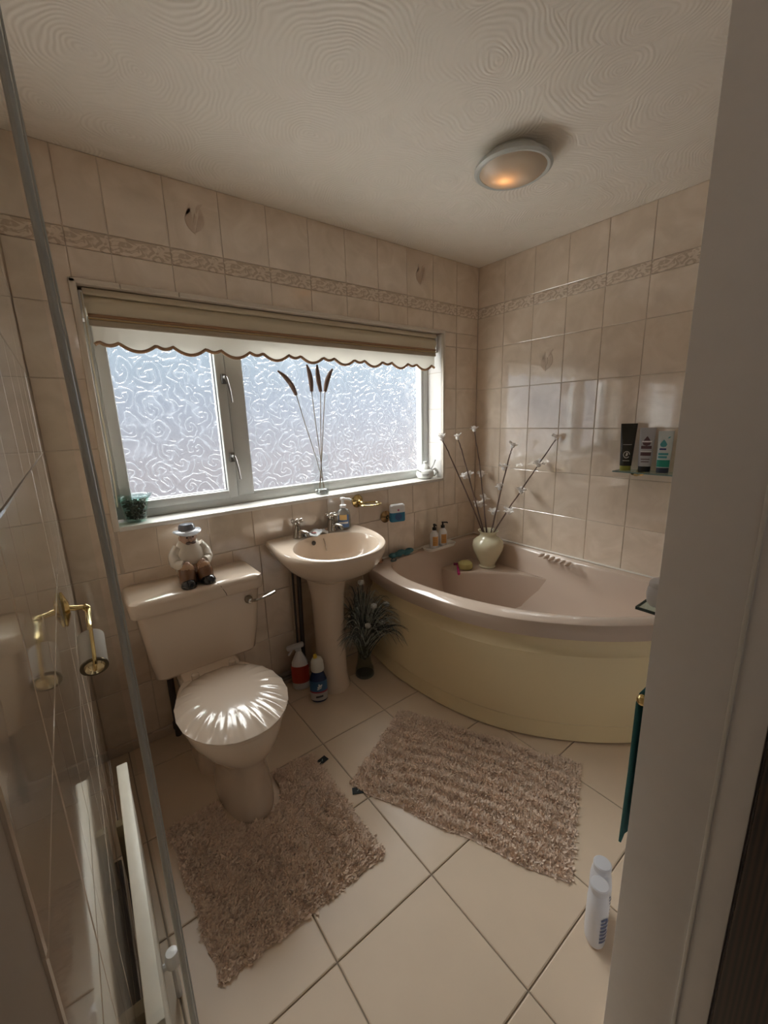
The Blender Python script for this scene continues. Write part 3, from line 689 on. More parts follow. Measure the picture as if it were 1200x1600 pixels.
VC = Vector((-.175, -.265)); VZ = .402
va = thing('cream_vase', 'cream pottery vase with narrow neck on the bath corner seat', 'vase', (VC.x, VC.y, VZ))
vprof = [(.0, .0), (.050, .0), (.054, .006), (.048, .016), (.052, .03), (.075, .075), (.094, .12), (.099, .15), (.092, .178), (.070, .196), (.055, .204), (.050, .214), (.052, .228), (.062, .240), (.064, .244), (.058, .243), (.046, .228), (.044, .21), (.06, .18), (.06, .06), (0, .02)]
obj('pot', lathe(vprof, (VC.x, VC.y, VZ), 44), mat('cream_crackle_glaze', (.62, .57, .40), .16, coat=.4, var=(14, .08)), va)
BARK = mat('dark_twig', (.10, .06, .045), .7); PETAL = fabric_translucent('white_petal', (.86, .83, .80), .3)
rnd = random.Random(3)
def blossom(par, p, s=.018):
    vf = []
    for k in range(6):
        a = 2*pi*k/6+rnd.random(); el = rnd.uniform(.1, 1.1)
        d = Vector((cos(a)*cos(el), sin(a)*cos(el), sin(el))); u, w_, _ = frame_of(d); c0 = Vector(p); L = s*rnd.uniform(.8, 1.2); B = s*.5
        cup = w_*.3*s
        vf.append(([c0, c0+d*L*.45+u*B+cup, c0+d*L*.95+u*B*.6, c0+d*L*1.1+cup*.3, c0+d*L*.95-u*B*.6, c0+d*L*.45-u*B+cup], [(0, 1, 2, 3), (0, 3, 4, 5)]))
    vf.append(ball(p, s*.38, s*.38, s*.38, 8, 5))
    obj('blossom', join(*vf), PETAL, par, smooth=False)
mouth = Vector((VC.x, VC.y, VZ+.24))
def branch(label, tip, bl_, off, mid=None):
    t = thing('blossom_branch', label, 'branch', (VC.x+off[0], VC.y+off[1], VZ+.06), 'blossom branches in the cream vase')
    b = Vector((VC.x-off[0]*.6, VC.y-off[1]*.6, VZ+.06)); mth = mouth+Vector((off[0], off[1], 0))
    pts = [b, mth]+([Vector(mid)] if mid else [])+[Vector(tip)]
    cv = curve(pts, 8); n = len(cv)
    cv = [p+Vector((rnd.uniform(-1, 1), rnd.uniform(-1, 1), 0))*.0016 for p in cv]
    obj('twig', tube(cv, [.0058-.0028*i/(n-1) for i in range(n)], 7), BARK, t)
    blossom(t, tip, .033)
    for p in bl_: blossom(t, p, .038)
branch('blossom twig leaning furthest towards the window in the cream vase', (-.451, -.12, 1.233), [(-.25, -.13, .984), (-.155, -.15, .79)], (-.038, .015), (-.37, -.13, 1.10))
branch('blossom twig second nearest to the window in the cream vase', (-.312, -.12, 1.233), [(-.215, -.13, .982), (-.135, -.165, .785)], (-.022, .022), (-.262, -.13, 1.10))
branch('tallest blossom twig rising straight up the wall corner', (-.158, -.12, 1.274), [(-.080, -.12, .974), (-.062, -.13, .81)], (.0, .015), (-.095, -.12, 1.03))
branch('blossom twig bent at its tip, second nearest the right wall', (-.12, -.385, 1.178), [(-.118, -.325, 1.041), (-.12, -.302, .914), (-.125, -.262, .75)], (.018, -.012), (-.10, -.335, 1.06))
branch('long blossom twig slanting right until it touches the tiled wall', (-.035, -.612, 1.226), [(-.07, -.53, 1.072), (-.085, -.432, .904), (-.135, -.385, .775)], (.03, -.028), (-.085, -.45, .94))
ysp = thing('yellow_sponge', 'round mustard yellow bath sponge on the seat beside the cream vase', 'sponge', (-.315, -.20, .402))
obj('foam', lathe([(.035, 0), (.044, .006), (.047, .022), (.044, .040), (.034, .048), (0, .050)], (-.315, -.20, .402), 28), mat('mustard_sponge', (.42, .36, .14), .9, bump=(120, .6, .003)), ysp)
rz_ = thing('pink_razor', 'magenta pink disposable razor beside the yellow sponge', 'razor', (-.40, -.21, .40))
pk = mat('magenta_plastic', (.45, .03, .16), .25)
obj('handle', tube(curve([(-.352, -.165, .425), (-.372, -.188, .42), (-.395, -.214, .412), (-.422, -.243, .405)], 5), [.005]*5+[.007]*6+[.009]*5, 10), pk, rz_)
obj('razor_head', xf(box(-.024, .024, -.007, .007, -.006, .006, .002), Matrix.Translation((-.346, -.158, .43)) @ Matrix.Rotation(-.7, 4, 'Z') @ Matrix.Rotation(.5, 4, 'X')), mat('dark_magenta', (.18, .015, .07), .3), rz_)

# ------------------------------------------------------------------ glass shelf with toiletries
SZ = 1.078
sh = thing('glass_shelf', 'glass shelf with brass bracket on the tiled wall above the bath', 'shelf', (-.06, -1.2, SZ))
obj('glass_plate', box(-.115, -.004, -1.45, -.965, SZ-.006, SZ), SHELFG, sh, smooth=False)
obj('glass_front_edge', box(-.1165, -.115, -1.45, -.965, SZ-.006, SZ), SHELFE, sh, smooth=False); obj('glass_end_edge', box(-.1165, -.004, -.965, -.9635, SZ-.006, SZ), SHELFE, sh, smooth=False)
obj('bracket', join(lathe([(.0, 0), (.02, 0), (.02, .006), (.012, .012), (0, .012)], (-.001, -1.05, SZ-.01), 18, (-1, 0, 0)), tube(curve([(-.01, -1.05, SZ-.012), (-.05, -1.05, SZ-.020), (-.09, -1.05, SZ-.010), (-.10, -1.05, SZ-.007)], 5), .008, 10)), BRASS, sh)
def tubebottle(name, label, y, x, h, wt, wb, caph, bodym, capm, extra=()):
    t = thing(name, label, 'toiletry tube', (x, y, SZ+.001), 'toiletries on the glass shelf')
    z = SZ+.001
    f = math.atan2(CAM.y-y, CAM.x-x); M = Matrix.Translation((x, y, z)) @ Matrix.Rotation(f+pi/2, 4, 'Z')
    R = []
    n = 10
    for i in range(n+1):
        s = i/n; zz = caph+(h-caph)*s; hx = wb/2+(wt/2-wb/2)*s; hy = (wb*.36)*(1-s**1.6)+.0015
        R.append([(hx*math.copysign(abs(cos(a))**.8, cos(a)), hy*math.copysign(abs(sin(a))**.8, sin(a)), zz) for a in [2*pi*k/28 for k in range(28)]])
    obj('tube_body', xf(loft(R, True), M), bodym, t)
    obj('cap', xf(loft([[(wb*.47*cos(a)*k, wb*.37*sin(a)*k, zz) for a in [2*pi*i/28 for i in range(28)]] for zz, k in ((0, .97), (.002, 1), (caph-.003, 1), (caph, .98))], True), M), capm, t)
    def wrap(px_, pz):
        s = (pz-caph)/(h-caph); hx = wb/2+(wt/2-wb/2)*s; hy = (wb*.36)*(1-s**1.6)+.0015
        u = max(-.97, min(.97, px_/hx)); a = math.acos(math.copysign(abs(u)**1.25, u))
        return (px_, -hy*abs(sin(a))**.8-.0010, pz)
    for nm, m, poly in extra:
        for pl_ in poly:
            if len(pl_) == 4 and pl_[0][1] == pl_[1][1]:      # bar: a strip that follows the curve
                (x0, z0), (x1, _), (_, z1), _q = pl_; k = 10
                rows2 = [[wrap(x0+(x1-x0)*i/k, z) for i in range(k+1)] for z in (z0, (z0+z1)/2, z1)]
                vf = loft(rows2, False, False)
            else:                                            # outline: fan around its middle
                cx_ = sum(p[0] for p in pl_)/len(pl_); cz_ = sum(p[1] for p in pl_)/len(pl_); k = len(pl_)
                V2 = [wrap(*p) for p in pl_]+[wrap((p[0]+cx_)/2, (p[1]+cz_)/2) for p in pl_]+[wrap(cx_, cz_)]
                vf = (V2, [(i, (i+1) % k, k+(i+1) % k, k+i) for i in range(k)]+[(k+i, k+(i+1) % k, 2*k) for i in range(k)])
            if nm == 'emblem':
                k = len(pl_)//2; V2 = [wrap(*p) for p in pl_]; vf = (V2, [(i, i+1, 2*k-2-i, 2*k-1-i) for i in range(k-1)])
            obj(nm, xf(vf, M), m, t, smooth=False)
def rect(x0, x1, z0, z1): return [(x0, z0), (x1, z0), (x1, z1), (x0, z1)]
def disc(cx, cz, r, n=16): return [(cx+r*cos(2*pi*i/n), cz+r*sin(2*pi*i/n)) for i in range(n)]
drop = lambda cx, cz, s: [(cx, cz+1.5*s), (cx-.55*s, cz+.7*s), (cx-s, cz-.1*s), (cx-.7*s, cz-.8*s), (cx, cz-s), (cx+.7*s, cz-.8*s), (cx+s, cz-.1*s), (cx+.55*s, cz+.7*s)]
LT = mat('pale_grey_print', (.55, .55, .52), .4)
tubebottle('shampoo_tube', 'tall black tube with olive green cap, leftmost on the glass shelf', -1.005, -.075, .225, .070, .050, .024, mat('black_olive_tube', (.025, .025, .018), .25), mat('olive_cap', (.30, .30, .05), .35),
  [('emblem', LT, [[(.014*cos(t)*k, .078+.017*sin(t)*k) for k, t in [(1, 2*pi*i/30) for i in range(28)]+[(.80, 2*pi*(27-i)/30) for i in range(28)]]]), ('emblem_leaf', LT, [[(-.004, .070), (.004, .073), (.006, .083), (0, .09), (-.003, .08)]]), ('print_line', LT, [rect(-.018, .018, .125, .127)]), ('print_line', LT, [rect(-.014, .014, .048, .050)])])
gm = mat('grey_tube', (.44, .44, .47), .3); dm = mat('maroon_print', (.10, .05, .06), .4)
tubebottle('shower_gel_tube', 'grey tube with dark drop emblem and black cap, middle of the glass shelf', -1.085, -.065, .205, .064, .054, .026, gm, BLACK,
  [('drop_emblem', dm, [drop(0, .140, .018)]), ('white_print', WHITE, [rect(-.020, .020, .138, .145)]), ('dark_print', dm, [rect(-.021, .021, .108, .122), rect(-.021, .021, .076, .092), rect(-.018, .018, .058, .062), rect(-.016, .016, .046, .05)]), ('white_print_low', WHITE, [rect(-.022, .022, .094, .098)])])
tubebottle('shower_gel_tube', 'white and teal green tube with drop emblem, rightmost on the glass shelf', -1.160, -.06, .19, .060, .052, .024, mat('white_teal_tube', (.60, .66, .66), .3), mat('navy_cap', (.03, .04, .07), .3),
  [('green_band', mat('green_print', (.02, .30, .22), .3), [rect(-.0245, .0245, .028, .060)]), ('teal_drop', mat('teal_print', (.08, .34, .38), .3), [drop(-.006, .132, .014)]), ('navy_print', mat('navy_print2', (.05, .06, .20), .3), [rect(-.02, .006, .105, .113)]), ('teal_text', MATS['teal_print'] if 'teal_print' in MATS else None, [rect(-.022, .016, .082, .092), rect(-.022, .012, .068, .078)]), ('leaf_print', MATS['teal_print'] if 'teal_print' in MATS else None, [[(.008, .156), (.016, .160), (.018, .166), (.010, .163)]])])

# ------------------------------------------------------------------ ceiling lamp
LC = Vector((-.805, -.825)); lr = .135
cl_l = thing('ceiling_lamp', 'round flush ceiling lamp glowing faint orange behind frosted glass', 'lamp', (LC.x, LC.y, H-.001))
obj('base_plate', lathe([(0, 0), (.09, 0), (.10, -.012), (.10, -.03), (0, -.03)], (LC.x, LC.y, H-.001), 40), mat('white_enamel', (.66, .66, .62), .35), cl_l)
obj('rim', lathe([(.112, -.026), (lr-.006, -.030), (lr, -.038), (lr+.001, -.046), (lr-.008, -.052), (lr-.018, -.050), (lr-.018, -.034)], (LC.x, LC.y, H-.001), 56), mat('frosted_rim', (.50, .52, .50), .3), cl_l)
GM = bpy.data.materials.new('frosted_lamp_glass'); GM.use_nodes = True; n = GM.node_tree; n.nodes.clear()
o_ = N(n, 'ShaderNodeOutputMaterial'); a_ = N(n, 'ShaderNodeBsdfTranslucent'); a_.inputs['Color'].default_value = (.75, .74, .68, 1); b_ = N(n, 'ShaderNodeBsdfPrincipled'); b_.inputs['Base Color'].default_value = (.55, .54, .48, 1); b_.inputs['Roughness'].default_value = .3
x_ = N(n, 'ShaderNodeMixShader'); x_.inputs[0].default_value = .6; n.links.new(a_.outputs[0], x_.inputs[1]); n.links.new(b_.outputs[0], x_.inputs[2]); n.links.new(x_.outputs[0], o_.inputs[0])
gp = [(lr-.016, -.046), (lr-.03, -.058), (lr-.055, -.068), (.05, -.075), (.02, -.078), (0.0001, -.0785)]
obj('glass_dome', lathe(gp, (LC.x, LC.y, H-.001), 56), GM, cl_l)
bulb = bpy.data.materials.new('warm_bulb'); bulb.use_nodes = True; n = bulb.node_tree; n.nodes.clear(); o_ = N(n, 'ShaderNodeOutputMaterial'); e_ = N(n, 'ShaderNodeEmission'); e_.inputs['Color'].default_value = (1, .42, .14, 1); e_.inputs['Strength'].default_value = 4.5; n.links.new(e_.outputs[0], o_.inputs[0])
obj('bulb', ball((LC.x-.015, LC.y+.02, H-.052), .016, .016, .013, 12, 8), bulb, cl_l)

# ------------------------------------------------------------------ mats
def shag(name, label, cat, corners, cutout, rows_dir, lblpos, seed, n_tuft):
    c = [Vector(p) for p in corners]; ctr = sum(c, Vector((0, 0)))/4
    t = thing(name, label, cat, (ctr.x, ctr.y, 0))
    NU, NV = 70, 60; V = []; F = []; ok = {}
    r = random.Random(seed); ph = [r.random()*6 for _ in range(8)]
    def pos(u, v):
        e = .006*sin(18*v+ph[0])*(abs(u-.5) > .45)+.004*sin(40*u+ph[1])*(abs(v-.5) > .45)
        p = (c[0]*(1-u)+c[3]*u)*(1-v)+(c[1]*(1-u)+c[2]*u)*v
        return Vector((p.x+e*.6, p.y+e*.6))
    def hgt(u, v):
        s = (u if rows_dir else v)*1.0
        w = u if not rows_dir else v
        rid = .5+.5*sin(2*pi*(s*9+.25*sin(w*7+ph[2])+.12*sin(w*17+ph[3])))
        ed = min(1, min(u, 1-u)*16, min(v, 1-v)*16)
        return (.010+.008*rid**1.5+.003*sin(31*u+ph[4])*sin(37*v+ph[5]))*max(.25, ed**.5)
    idx = {}
    for i in range(NU+1):
        for j in range(NV+1):
            u, v = i/NU, j/NV; p = pos(u, v); idx[i, j] = len(V); V.append((p.x, p.y, hgt(u, v)*.75))
    for i in range(NU):
        for j in range(NV):
            p = pos((i+.5)/NU, (j+.5)/NV)
            if cutout and cutout(p): continue
            F.append((idx[i, j], idx[i+1, j], idx[i+1, j+1], idx[i, j+1]))
    k = len(V); V += [(x, y, .001) for x, y, z in V]; F2 = [tuple(q+k for q in f[::-1]) for f in F]
    ed = {}
    for f in F:
        for a, b in zip(f, f[1:]+f[:1]): ed[(a, b)] = 1
    sides = [(a, b, b+k, a+k) for a, b in ed if (b, a) not in ed]
    obj('backing', (V, F+F2+sides), RUGB, t)
    V, F = [], []
    for _ in range(n_tuft):
        u, v = r.random(), r.random(); p = pos(u, v)
        if cutout and cutout(p): continue
        h = hgt(u, v); a = r.random()*2*pi; w = r.uniform(.0022, .004); ln = Vector((r.gauss(0, .0065), r.gauss(0, .0065)))
        if rows_dir: ln += (c[3]-c[0]).normalized()*.004
        z0 = h*.6; k = len(V); d = Vector((cos(a), sin(a)))*w; m_ = p+ln*.5; q = p+ln
        V += [(p.x-d.x, p.y-d.y, z0), (p.x+d.x, p.y+d.y, z0), (m_.x+d.x*1.3, m_.y+d.y*1.3, h*1.05), (m_.x-d.x*1.3, m_.y-d.y*1.3, h*1.05), (q.x, q.y, h*1.15+r.random()*.006)]
        F += [(k, k+1, k+2, k+3), (k+3, k+2, k+4)]
    o = obj('pile', (V, F), RUG, t, smooth=False); o['kind'] = 'stuff'
    lx, ly, la = lblpos
    obj('care_label', xf(box(-.022, .022, -.014, .014, .001, .004, .001), Matrix.Translation((lx, ly, 0)) @ Matrix.Rotation(la, 4, 'Z')), mat('black_ribbon', (.012, .016, .018), .6), t)
    obj('label_print', xf(box(-.006, .006, -.002, .002, .0041, .0044), Matrix.Translation((lx, ly, 0)) @ Matrix.Rotation(la+.8, 4, 'Z')), mat('grey_print', (.25, .3, .3), .6), t)
def cut(p):
    dx = (p.x-TF)/.103; dy = p.y+.58
    return (abs(dx) < 1 and dy > 0) or (dx*dx+(dy/.106)**2 < 1)
shag('pedestal_mat', 'brown shaggy mat with a cut-out fitted around the toilet foot', 'mat', [(-2.17, -.50), (-2.145, -1.035), (-1.635, -1.04), (-1.625, -.52)], cut, True, (-1.606, -.583, .2), 5, 26000)
shag('bath_mat', 'brown shaggy oblong bath mat lying askew in front of the bath', 'mat', [(-1.583, -.75), (-1.265, -1.455), (-.822, -1.255), (-1.165, -.555)], None, True, (-1.570, -.792, -.5), 9, 30000)

# ------------------------------------------------------------------ sill ornaments
gb = thing('green_glass_pot', 'green glass pot of potpourri on the left end of the window sill', 'pot', (-2.05, .058, .976))
c = (-2.05, .058, .977)
obj('bowl', lathe([(0, 0), (.034, 0), (.038, .006), (.042, .04), (.052, .08), (.058, .098), (.066, .104), (.068, .110), (.062, .108), (.052, .098), (.047, .08), (.038, .04), (.032, .01), (0, .008)], c, 40), GREEN_GLASS, gb)
obj('rim_band', lathe([(.055, .092), (.060, .096), (.060, .101), (.055, .101)], c, 40), GREEN_GLASS, gb)
r = random.Random(4); pp = []
for k in range(150):
    a, q_, zz = r.random()*6.28, r.random()**.4, r.random()
    R_ = (.026+.018*zz)*q_; pp.append(ball((c[0]+R_*cos(a), c[1]+R_*sin(a), c[2]+.014+zz*.076), r.uniform(.006, .011), r.uniform(.005, .01), r.uniform(.004, .008), 6, 4))
obj('potpourri', join(*pp), mat('dark_potpourri', (.05, .045, .03), .9, var=(60, .5)), gb)
tp = thing('white_novelty_sugar_pot', 'small white china pot with handle and spoon on the right end of the sill', 'pot', (-.415, .06, .976))
c = (-.420, .058, .977); CH = mat('white_glazed_china', (.72, .73, .70), .15)
obj('body', lathe([(0, 0), (.040, 0), (.052, .008), (.058, .026), (.054, .044), (.044, .056), (.038, .060), (0, .061)], c, 32), CH, tp)
obj('lid', lathe([(.036, .060), (.034, .068), (.025, .082), (.014, .092), (.010, .098), (.013, .104), (.008, .110), (0, .111)], c, 24), CH, tp)
obj('handle', tube(curve([(c[0]+.05, c[1]-.008, c[2]+.050), (c[0]+.075, c[1]-.012, c[2]+.056), (c[0]+.088, c[1]-.016, c[2]+.036), (c[0]+.072, c[1]-.012, c[2]+.014), (c[0]+.05, c[1]-.008, c[2]+.012)], 5), .0075, 8), CH, tp)
obj('spout', tube([(c[0]-.045, c[1]-.01, c[2]+.045), (c[0]-.075, c[1]-.016, c[2]+.058), (c[0]-.092, c[1]-.02, c[2]+.064)], [.006, .004, .003], 8), CH, tp)
obj('spoon', tube([(c[0]+.028, c[1]-.02, c[2]+.050), (c[0]+.045, c[1]-.03, c[2]+.085), (c[0]+.056, c[1]-.035, c[2]+.118)], [.004, .0035, .0055], 8), mat('grey_china', (.5, .5, .5), .2), tp)
f = math.atan2(CAM.y-c[1], CAM.x-c[0])
obj('painted_line', join(*[label_patch((c[0], c[1]), .0585, f-.3, f+.35+.1*k, c[2]+.022+.008*k, c[2]+.025+.008*k) for k in (0, 1)]), mat('grey_paint_print', (.12, .12, .12), .4), tp)
# clear vase with reeds
wv = thing('clear_glass_vase', 'tall clear square glass vase standing on the window sill', 'vase', (-1.18, .055, .976))
c = (-1.18, .055, .977)
def sq(h, z, cx=c[0], cy=c[1]): return [(cx-h, cy-h, z), (cx+h, cy-h, z), (cx+h, cy+h, z), (cx-h, cy+h, z)]
obj('glass_sleeve', loft([sq(.031, c[2]), sq(.034, c[2]+.21), sq(.031, c[2]+.21), sq(.028, c[2]+.03)], True), CLEAR, wv, smooth=False)
obj('glass_foot', box(c[0]-.027, c[0]+.027, c[1]-.027, c[1]+.027, c[2]+.001, c[2]+.028, .004), mat('thick_clear_glass', (.86, .90, .92), .03, trans=.9), wv)
REED = mat('brown_reed_head', (.20, .13, .10), .95, bump=(200, .8, .003)); STEM = mat('dry_straw_stem', (.30, .25, .19), .7)
for lb, foot, neck, tip, bend in (
    ('brown reed leaning far to the left in the clear vase', (-1.160, .06), (-1.297, .04, 1.488), (-1.388, .03, 1.596), -.012),
    ('brown reed standing left of the middle pair in the clear vase', (-1.172, .05), (-1.211, .04, 1.505), (-1.232, .035, 1.632), -.006),
    ('brown reed in the middle of the clear vase, nearly upright', (-1.185, .06), (-1.160, .04, 1.505), (-1.174, .035, 1.635), .004),
    ('brown reed leaning right in the clear vase', (-1.198, .05), (-1.134, .04, 1.506), (-1.086, .035, 1.618), .006)):
    t = thing('reed', lb, 'dried reed', (foot[0], foot[1], 1.006), 'reeds in the clear vase')
    a, b = Vector((*foot, 1.006)), Vector(neck); e = Vector(tip)
    obj('stem', tube([a, a.lerp(b, .35)+Vector((.004, 0, 0)), a.lerp(b, .7), b], .0022, 6), STEM, t)
    cv = curve([b, b.lerp(e, .4)+Vector((-bend, 0, .004)), b.lerp(e, .75)+Vector((-bend*.8, 0, .004)), e], 6); nn = len(cv)
    obj('seed_head', tube(cv, [.004+.0085*sin(pi*min(1, (i/(nn-1))*.85+.12))**.7*(1-.75*(i/(nn-1))**3) for i in range(nn)], 9), REED, t)

# ------------------------------------------------------------------ figurine
FG = Vector((-1.905, -.135, .737))
fgn = thing('old_man_figurine', 'glazed pottery figurine of a stout man in a grey hat on the cistern', 'figurine', FG)
fa = math.atan2(CAM.y-FG.y, CAM.x-FG.x)+pi/2+.25      # faces slightly right of the camera
MF = Matrix.Translation(FG) @ Matrix.Rotation(fa, 4, 'Z') @ Matrix.Diagonal((.84, .9, .97, 1))   # local -y is the figure's front
def fp(name, vf, m, par=fgn): return obj(name, xf(vf, MF), m, par)
SHIRT = mat('cream_glaze', (.64, .58, .50), .14, coat=.5, var=(40, .06)); TROU = mat('brown_glaze', (.17, .085, .045), .14, coat=.5, var=(50, .3)); SHOE = mat('black_glaze', (.012, .012, .014), .08, coat=.5)
SKIN = mat('flesh_glaze', (.50, .33, .25), .18, coat=.4); KNEE = mat('tan_glaze', (.42, .26, .16), .16, coat=.4, var=(40, .15)); HAT = mat('blue_grey_glaze', (.16, .17, .20), .12, coat=.5); HATB = mat('pale_hat_glaze', (.46, .48, .52), .12, coat=.5)
fp('torso', lathe([(.0, .030), (.055, .032), (.071, .05), (.074, .08), (.071, .11), (.062, .14), (.048, .165), (.034, .185), (.0, .195)], (0, .012, 0), 32, sx=1.0, sy=.78), SHIRT)
hd = fp('head', join(ball((0, -.004, .190), .037, .034, .036, 20, 14), ball((0, -.040, .183), .008, .009, .009, 10, 8), ball((-.036, 0, .188), .006, .008, .011, 8, 6), ball((.036, 0, .188), .006, .008, .011, 8, 6)), SKIN)
fp('moustache', join(ball((-.011, -.036, .171), .013, .007, .006, 10, 6), ball((.011, -.036, .171), .013, .007, .006, 10, 6)), mat('grey_glaze', (.16, .13, .13), .2), hd)
for s in (-1, 1): fp('eye', ball((s*.013, -.034, .194), .0045, .003, .0035, 8, 6), SHOE, hd)
hat = fp('hat', lathe([(.0, .246), (.030, .245), (.036, .238), (.038, .222), (.041, .215), (.0, .214)], (0, 0, 0), 28, sx=1, sy=.9), HAT)
br = []
for r_, z_ in ((.036, .212), (.058, .208), (.062, .211), (.058, .2155), (.038, .222)):
    br.append([(r_*cos(2*pi*j/36)*1.02, r_*sin(2*pi*j/36)*.95, z_+.006*cos(4*pi*j/36)*(r_ > .05)) for j in range(36)])
fp('brim', loft(br, True), HATB, hat)
for s in (-1, 1):
    ar = fp('arm', tube(curve([(s*.046, .008, .150), (s*.070, .004, .118), (s*.070, -.022, .088), (s*.046, -.050, .086)], 6), [.024]*6+[.026]*6+[.021]*7, 12), SHIRT)
    fp('hand', join(ball((s*.036, -.054, .087), .017, .013, .014, 12, 8), *[tube([(s*.034-s*.006*q, -.060, .094-.006*q), (s*.026-s*.006*q, -.066, .088-.006*q), (s*.022-s*.004*q, -.064, .080-.006*q)], .0045, 6) for q in range(4)]), SKIN, ar)
    lg = fp('leg', tube(curve([(s*.030, .01, .045), (s*.036, -.030, .058), (s*.040, -.052, .048), (s*.042, -.050, .012)], 6), [.036]*6+[.037]*6+[.038]*6+[.036], 14), TROU)
    fp('knee', ball((s*.037, -.054, .070), .032, .026, .024, 14, 10), KNEE, lg)
    fp('shoe', loft([[(s*.044+.034*k*cos(a), -.078+.034*k*sin(a), z) for a in [2*pi*i/20 for i in range(20)]] for z, k in ((0, .95), (.004, 1.02), (.016, .98), (.028, .72), (.034, .3))], True), SHOE, lg)
fp('lap', join(ball((0, -.028, .058), .05, .034, .028, 20, 10)), TROU)
fp('seat_base', lathe([(0, 0), (.062, 0), (.066, .006), (.064, .036), (.050, .046), (0, .048)], (0, .012, 0), 30, sx=1, sy=.8), TROU)

# ------------------------------------------------------------------ cleaners by the pedestal
def ov(cx, cy, rx, ry, z, rz=0, n=24): return [(cx+rx*cos(a)*cos(rz)-ry*sin(a)*sin(rz), cy+rx*cos(a)*sin(rz)+ry*sin(a)*cos(rz), z) for a in [2*pi*k/n for k in range(n)]]
kx, ky = -1.452, -.088; rz0 = -.45
s1 = thing('spray_cleaner', 'white trigger spray bottle with red label behind the blue bottle', 'bottle', (kx, ky, 0))
obj('body', loft([ov(kx, ky, .040, .026, .002, rz0), ov(kx, ky, .044, .030, .008, rz0), ov(kx, ky, .045, .030, .10, rz0), ov(kx, ky, .040, .027, .15, rz0), ov(kx, ky, .022, .018, .19, rz0), ov(kx, ky, .014, .014, .205, rz0), ov(kx, ky, .014, .014, .215, rz0)], True), WHITE, s1)
obj('red_label', loft([ov(kx, ky, .0456, .0306, .04, rz0), ov(kx, ky, .0456, .0306, .135, rz0)], False), mat('red_label', (.42, .05, .03), .35), s1)
Md = Matrix.Translation((kx, ky, .215)) @ Matrix.Rotation(-.5, 4, 'Z')
obj('trigger_head', xf(join(box(-.055, .035, -.013, .013, .012, .038, .009), box(-.014, .014, -.014, .014, 0, .016, .003)), Md @ Matrix.Rotation(-.25, 4, 'Y')), mat('grey_white_plastic', (.58, .57, .58), .35), s1)
obj('trigger', xf(tube(curve([(-.030, 0, .012), (-.040, 0, -.006), (-.052, 0, -.024)], 4), .006, 8), Md), WHITE, s1)
bx, by = -1.428, -.238; rz1 = -.5
s2 = thing('toilet_cleaner', 'dark blue cleaner bottle with white cap standing against the pedestal', 'bottle', (bx, by, 0))
obj('body', loft([ov(bx, by, .036, .024, .002, rz1), ov(bx, by, .041, .028, .008, rz1), ov(bx, by, .043, .029, .09, rz1), ov(bx, by, .040, .027, .125, rz1), ov(bx, by, .030, .022, .155, rz1), ov(bx, by, .022, .02, .168, rz1)], True), mat('navy_bottle', (.02, .035, .10), .22), s2)
obj('lower_label', loft([ov(bx, by, .0422, .0288, .014, rz1), ov(bx, by, .0434, .0294, .058, rz1)], False), mat('pale_label', (.46, .44, .42), .4), s2)
obj('red_stripe', loft([ov(bx, by, .0436, .0296, .056, rz1), ov(bx, by, .0437, .0297, .064, rz1)], False), mat('red_stripe', (.30, .03, .06), .4), s2)
obj('blue_label', loft([ov(bx, by, .0437, .0296, .064, rz1), ov(bx, by, .0425, .0286, .118, rz1)], False), mat('mid_blue_label', (.03, .11, .24), .3), s2)
cap = obj('cap', loft([ov(bx, by, .030, .026, .166, rz1), ov(bx, by, .033, .028, .172, rz1), ov(bx, by, .030, .026, .215, rz1), ov(bx, by, .023, .02, .232, rz1), ov(bx, by, .012, .012, .238, rz1)], True), mat('milky_cap', (.60, .60, .55), .3), s2)
obj('nozzle', loft([ov(bx-.008, by, .010, .009, .236, rz1), ov(bx-.008, by, .008, .008, .253, rz1), ov(bx-.008, by, .003, .003, .257, rz1)], True), mat('yellow_nozzle', (.60, .42, .05), .4), cap)
fB = math.atan2(CAM.y-by, CAM.x-bx)
def blabel(name, polys, m, par, c, rx, ry, rz, f, eps=.0012):
    """flat print wrapped on an oval bottle: polys in (arc metres, z)"""
    o = None
    def pt(u, z):
        a = f-rz+u/((rx+ry)/2); x, y = (rx+eps)*cos(a), (ry+eps)*sin(a)
        return (c[0]+x*cos(rz)-y*sin(rz), c[1]+x*sin(rz)+y*cos(rz), z)
    for P_ in polys:
        if len(P_) == 4:
            k = 6; lo = [pt(P_[0][0]+(P_[1][0]-P_[0][0])*i/k, P_[0][1]+(P_[1][1]-P_[0][1])*i/k) for i in range(k+1)]
            hi = [pt(P_[3][0]+(P_[2][0]-P_[3][0])*i/k, P_[3][1]+(P_[2][1]-P_[3][1])*i/k) for i in range(k+1)]
            vf = loft([lo, hi], False, False)
        else: vf = ([pt(u, z) for u, z in P_], [tuple(range(len(P_)))])
        o = obj(name, vf, m, par, smooth=False)
    return o
blabel('white_mark', [[(-.004, .082), (.012, .092), (.015, .102), (.011, .103), (-.006, .091)], [(-.006, .074), (.010, .083), (.012, .089), (-.008, .080)], [(.002, .092), (.008, .095), (.002, .107), (-.003, .104)]], mat('pale_print', (.60, .64, .68), .4), s2, (bx, by), .0437, .0296, rz1, fB)
blabel('dark_text', [[(-.014, .03), (.016, .034), (.016, .044), (-.014, .040)]], mat('black_print', (.03, .03, .04), .4), s2, (bx, by), .0432, .0294, rz1, fB)

